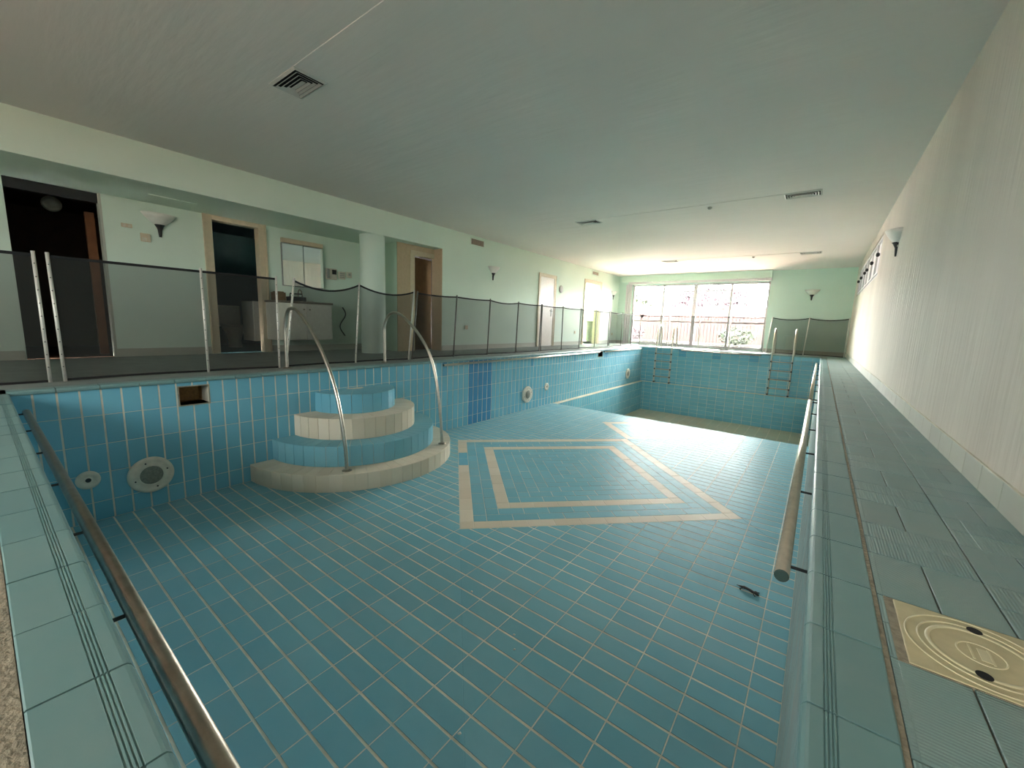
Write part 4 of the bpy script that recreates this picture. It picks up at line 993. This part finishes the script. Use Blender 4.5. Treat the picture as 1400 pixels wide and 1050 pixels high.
# ------------------------------------------------------------------ garden beyond the window
g = G()
for (x0, x1, y0, y1) in ((-40, -10.2, -40, 60), (0.9, 40, -40, 60), (-10.2, 0.9, -40, YNW-0.2), (-10.2, 0.9, 24.3, 60)): g.quad((x0, y0, -0.4), (x1, y0, -0.4), (x1, y1, -0.4), (x0, y1, -0.4))
o = g.obj('ground', 'paving'); struct(o, 'terracotta ground around the building', 'ground')
g = G(); g.box((-14, YW+0.25, -0.4), (6, 18.6, -0.03)); o = g.obj('terrace', 'paving'); struct(o, 'terracotta terrace strip just outside the big window', 'terrace')
g = G(); g.box((-20, 18.6, -0.4), (12, 24, -0.06)); o = g.obj('lawn', 'lawn'); tag(o, 'sunlit yellow-green lawn outside the big window', 'lawn', kind='stuff')
g = G(); g.box((-20, 24, -0.4), (12, 24.25, 1.75)); g.box((-20, 23.95, 1.75), (12, 24.3, 1.83)); o = g.obj('garden_wall', 'pink_wall'); tag(o, 'long pink garden wall behind the lawn', 'garden wall')
gr = empty('window_grille', (0, YW+0.55, 0)); tag(gr, 'dark vertical bar grille outside the big window', 'grille')
for k in range(40):
    x = WX0+0.06+0.111*k; G().tube([(x, 0, 0.02), (x, 0, 2.02)], 0.011, 6).obj('bar', 'bolt', gr)
for z in (0.1, 1.98):
    g = G(); g.box((WX0, -0.02, z-0.02), (WX1, 0.02, z+0.02)); g.obj('cross_rail', 'bolt', gr)
def foliage(name, c, rx, ry, rz, n, mat, label, cat, s=0.12, trunk=None):
    t = empty(name, (c[0], c[1], -0.06)); tag(t, label, cat)
    g = G(); 
    for k in range(n):
        a = random.random()*6.283; h = random.uniform(-1, 1); q = math.sqrt(1-h*h)*random.uniform(0.55, 1.0)
        p = Vector((rx*q*math.cos(a), ry*q*math.sin(a), max(s+0.01, c[2]+0.06+rz*h))); d1 = Vector((random.gauss(0, 1), random.gauss(0, 1), random.gauss(0, 1))).normalized(); d2 = d1.orthogonal().normalized()
        g.add([p-d1*s, p+d2*s*0.45, p+d1*s, p-d2*s*0.45], [(0, 1, 2, 3)])
    o = g.obj('leaves', mat, t); o['kind'] = 'stuff'
    g = G(); hh = c[2]+0.06
    for k in range(3): g.tube([(0.05*k-0.05, 0, 0), (random.uniform(-.3, .3)*rx, 0, hh)], [0.04, 0.02], 6)
    g.obj('stem', 'trunk', t)
foliage('hedge', (-11.0, 25.0, 1.9), 3.0, 0.7, 1.0, 2600, 'leaf', 'green hedge behind the garden wall at the left of the window', 'hedge', 0.16)
foliage('flowering_shrub', (-5.2, 25.1, 2.2), 2.3, 0.7, 0.8, 2400, 'leaf_pink', 'pink flowering shrub above the middle of the garden wall', 'shrub', 0.14)
foliage('hedge', (0.6, 25.0, 2.3), 2.9, 0.7, 0.9, 2600, 'leaf', 'green hedge above the garden wall at the right of the window', 'hedge', 0.15)
foliage('garden_bush', (-3.2, 22.0, 0.36), 0.8, 0.6, 0.4, 700, 'leaf', 'low green bush on the lawn right of the window centre', 'bush', 0.09)
foliage('garden_bush', (-8.2, 21.0, 0.35), 0.9, 0.6, 0.45, 700, 'leaf_pink', 'low pink flowering bush on the lawn at the left', 'bush', 0.09)
pt = empty('palm_tree', (-9.0, 22.0, -0.06)); tag(pt, 'small palm tree on the lawn seen through the left pane', 'palm tree')
G().tube([(0, 0, 0), (0.05, 0, 0.9), (0.0, 0, 1.9)], [0.13, 0.1, 0.09], 10).obj('trunk', 'trunk', pt, smooth=True)
for k in range(18):
    a = k*2.4; el = random.uniform(0.3, 1.2); L = random.uniform(0.8, 1.2); g = G(); vs = []; fs = []
    for j in range(7):
        t_ = j/6; r_ = L*t_*math.cos(el*(1-0.3*t_)); z_ = 1.9+L*t_*math.sin(el)-0.75*t_*t_
        wd = 0.09*math.sin(math.pi*min(1, t_*0.9+0.1))
        vs += [(r_*math.cos(a)-wd*math.sin(a), r_*math.sin(a)+wd*math.cos(a), z_-0.03), (r_*math.cos(a), r_*math.sin(a), z_), (r_*math.cos(a)+wd*math.sin(a), r_*math.sin(a)-wd*math.cos(a), z_-0.03)]
    for j in range(6): fs += [(3*j, 3*j+1, 3*j+4, 3*j+3), (3*j+1, 3*j+2, 3*j+5, 3*j+4)]
    g.add(vs, fs); g.obj('frond', 'leaf', pt)

# ------------------------------------------------------------------ small things on the pool floor
for (x, y), lab in (((-1.673, 1.861), 'tiny white chip on the blue floor below the cream diamond'), ((-1.223, 1.738), 'tiny white chip on the pool floor, upper of a close pair'), ((-1.158, 1.652), 'larger white flake on the pool floor, lower of a close pair'), ((-1.066, 1.125), 'tiny white chip on the blue floor nearest the viewpoint')):
    g = G(); P = []
    for k in range(14):
        v = Vector((random.gauss(0, 1), random.gauss(0, 1), random.gauss(0, 0.6))).normalized(); P.append(v)
    r = random.uniform(0.006, 0.009)
    prof = [(0, 0), (r, r*0.3), (r*0.9, r*0.8), (r*0.3, r*1.1), (0, r*1.1)]
    g.lathe(prof, (0, 0, 0), (0, 0, 1), 7); g.v = [(p[0]*random.uniform(.7, 1.3)+0.0, p[1]*random.uniform(.5, 1.2), p[2]) for p in g.v]
    o = g.obj('paint_chip', 'pebble'); o.location = (x, y, ZS+0.0022); o.rotation_euler = (0, 0, random.random()*6); tag(o, lab, 'chip')
gk = G(); rz = ZS+0.002
P = [(0.118, -0.010, 0.004), (0.100, -0.006, 0.009), (0.085, -0.003, 0.007), (0.06, 0.0, 0.010), (0.035, 0.003, 0.010), (0.012, 0.004, 0.008), (-0.01, 0.004, 0.005), (-0.03, 0.003, 0.003)]
gk.tube(smooth_pts(P, 4), [max(0.0012, v) for v in [0.002+0.007*math.sin(min(1, (i+0.4)/4)*math.pi/2) if i < 6 else (0.0065 if i < 9 else (0.0095 if i < 20 else max(0.0012, 0.009-0.0009*(i-19)))) for i in range(29)]], 8)
for bx, s, d in ((0.082, 1, 0.018), (0.082, -1, 0.012), (0.02, 1, -0.012), (0.02, -1, -0.018)):
    gk.tube([(bx, 0.002*s, 0.008), (bx+d*0.5, 0.018*s, 0.009), (bx+d, 0.026*s, 0.002), (bx+d+0.008, 0.032*s, 0.0015)], [0.0045, 0.0038, 0.003, 0.0045], 6)
o = gk.obj('gecko', 'gecko', smooth=True); o.location = (-0.245, 3.125, rz); o.rotation_euler = (0, 0, math.radians(-12)); tag(o, 'small dark gecko lying on the pool floor near the right rail', 'gecko')
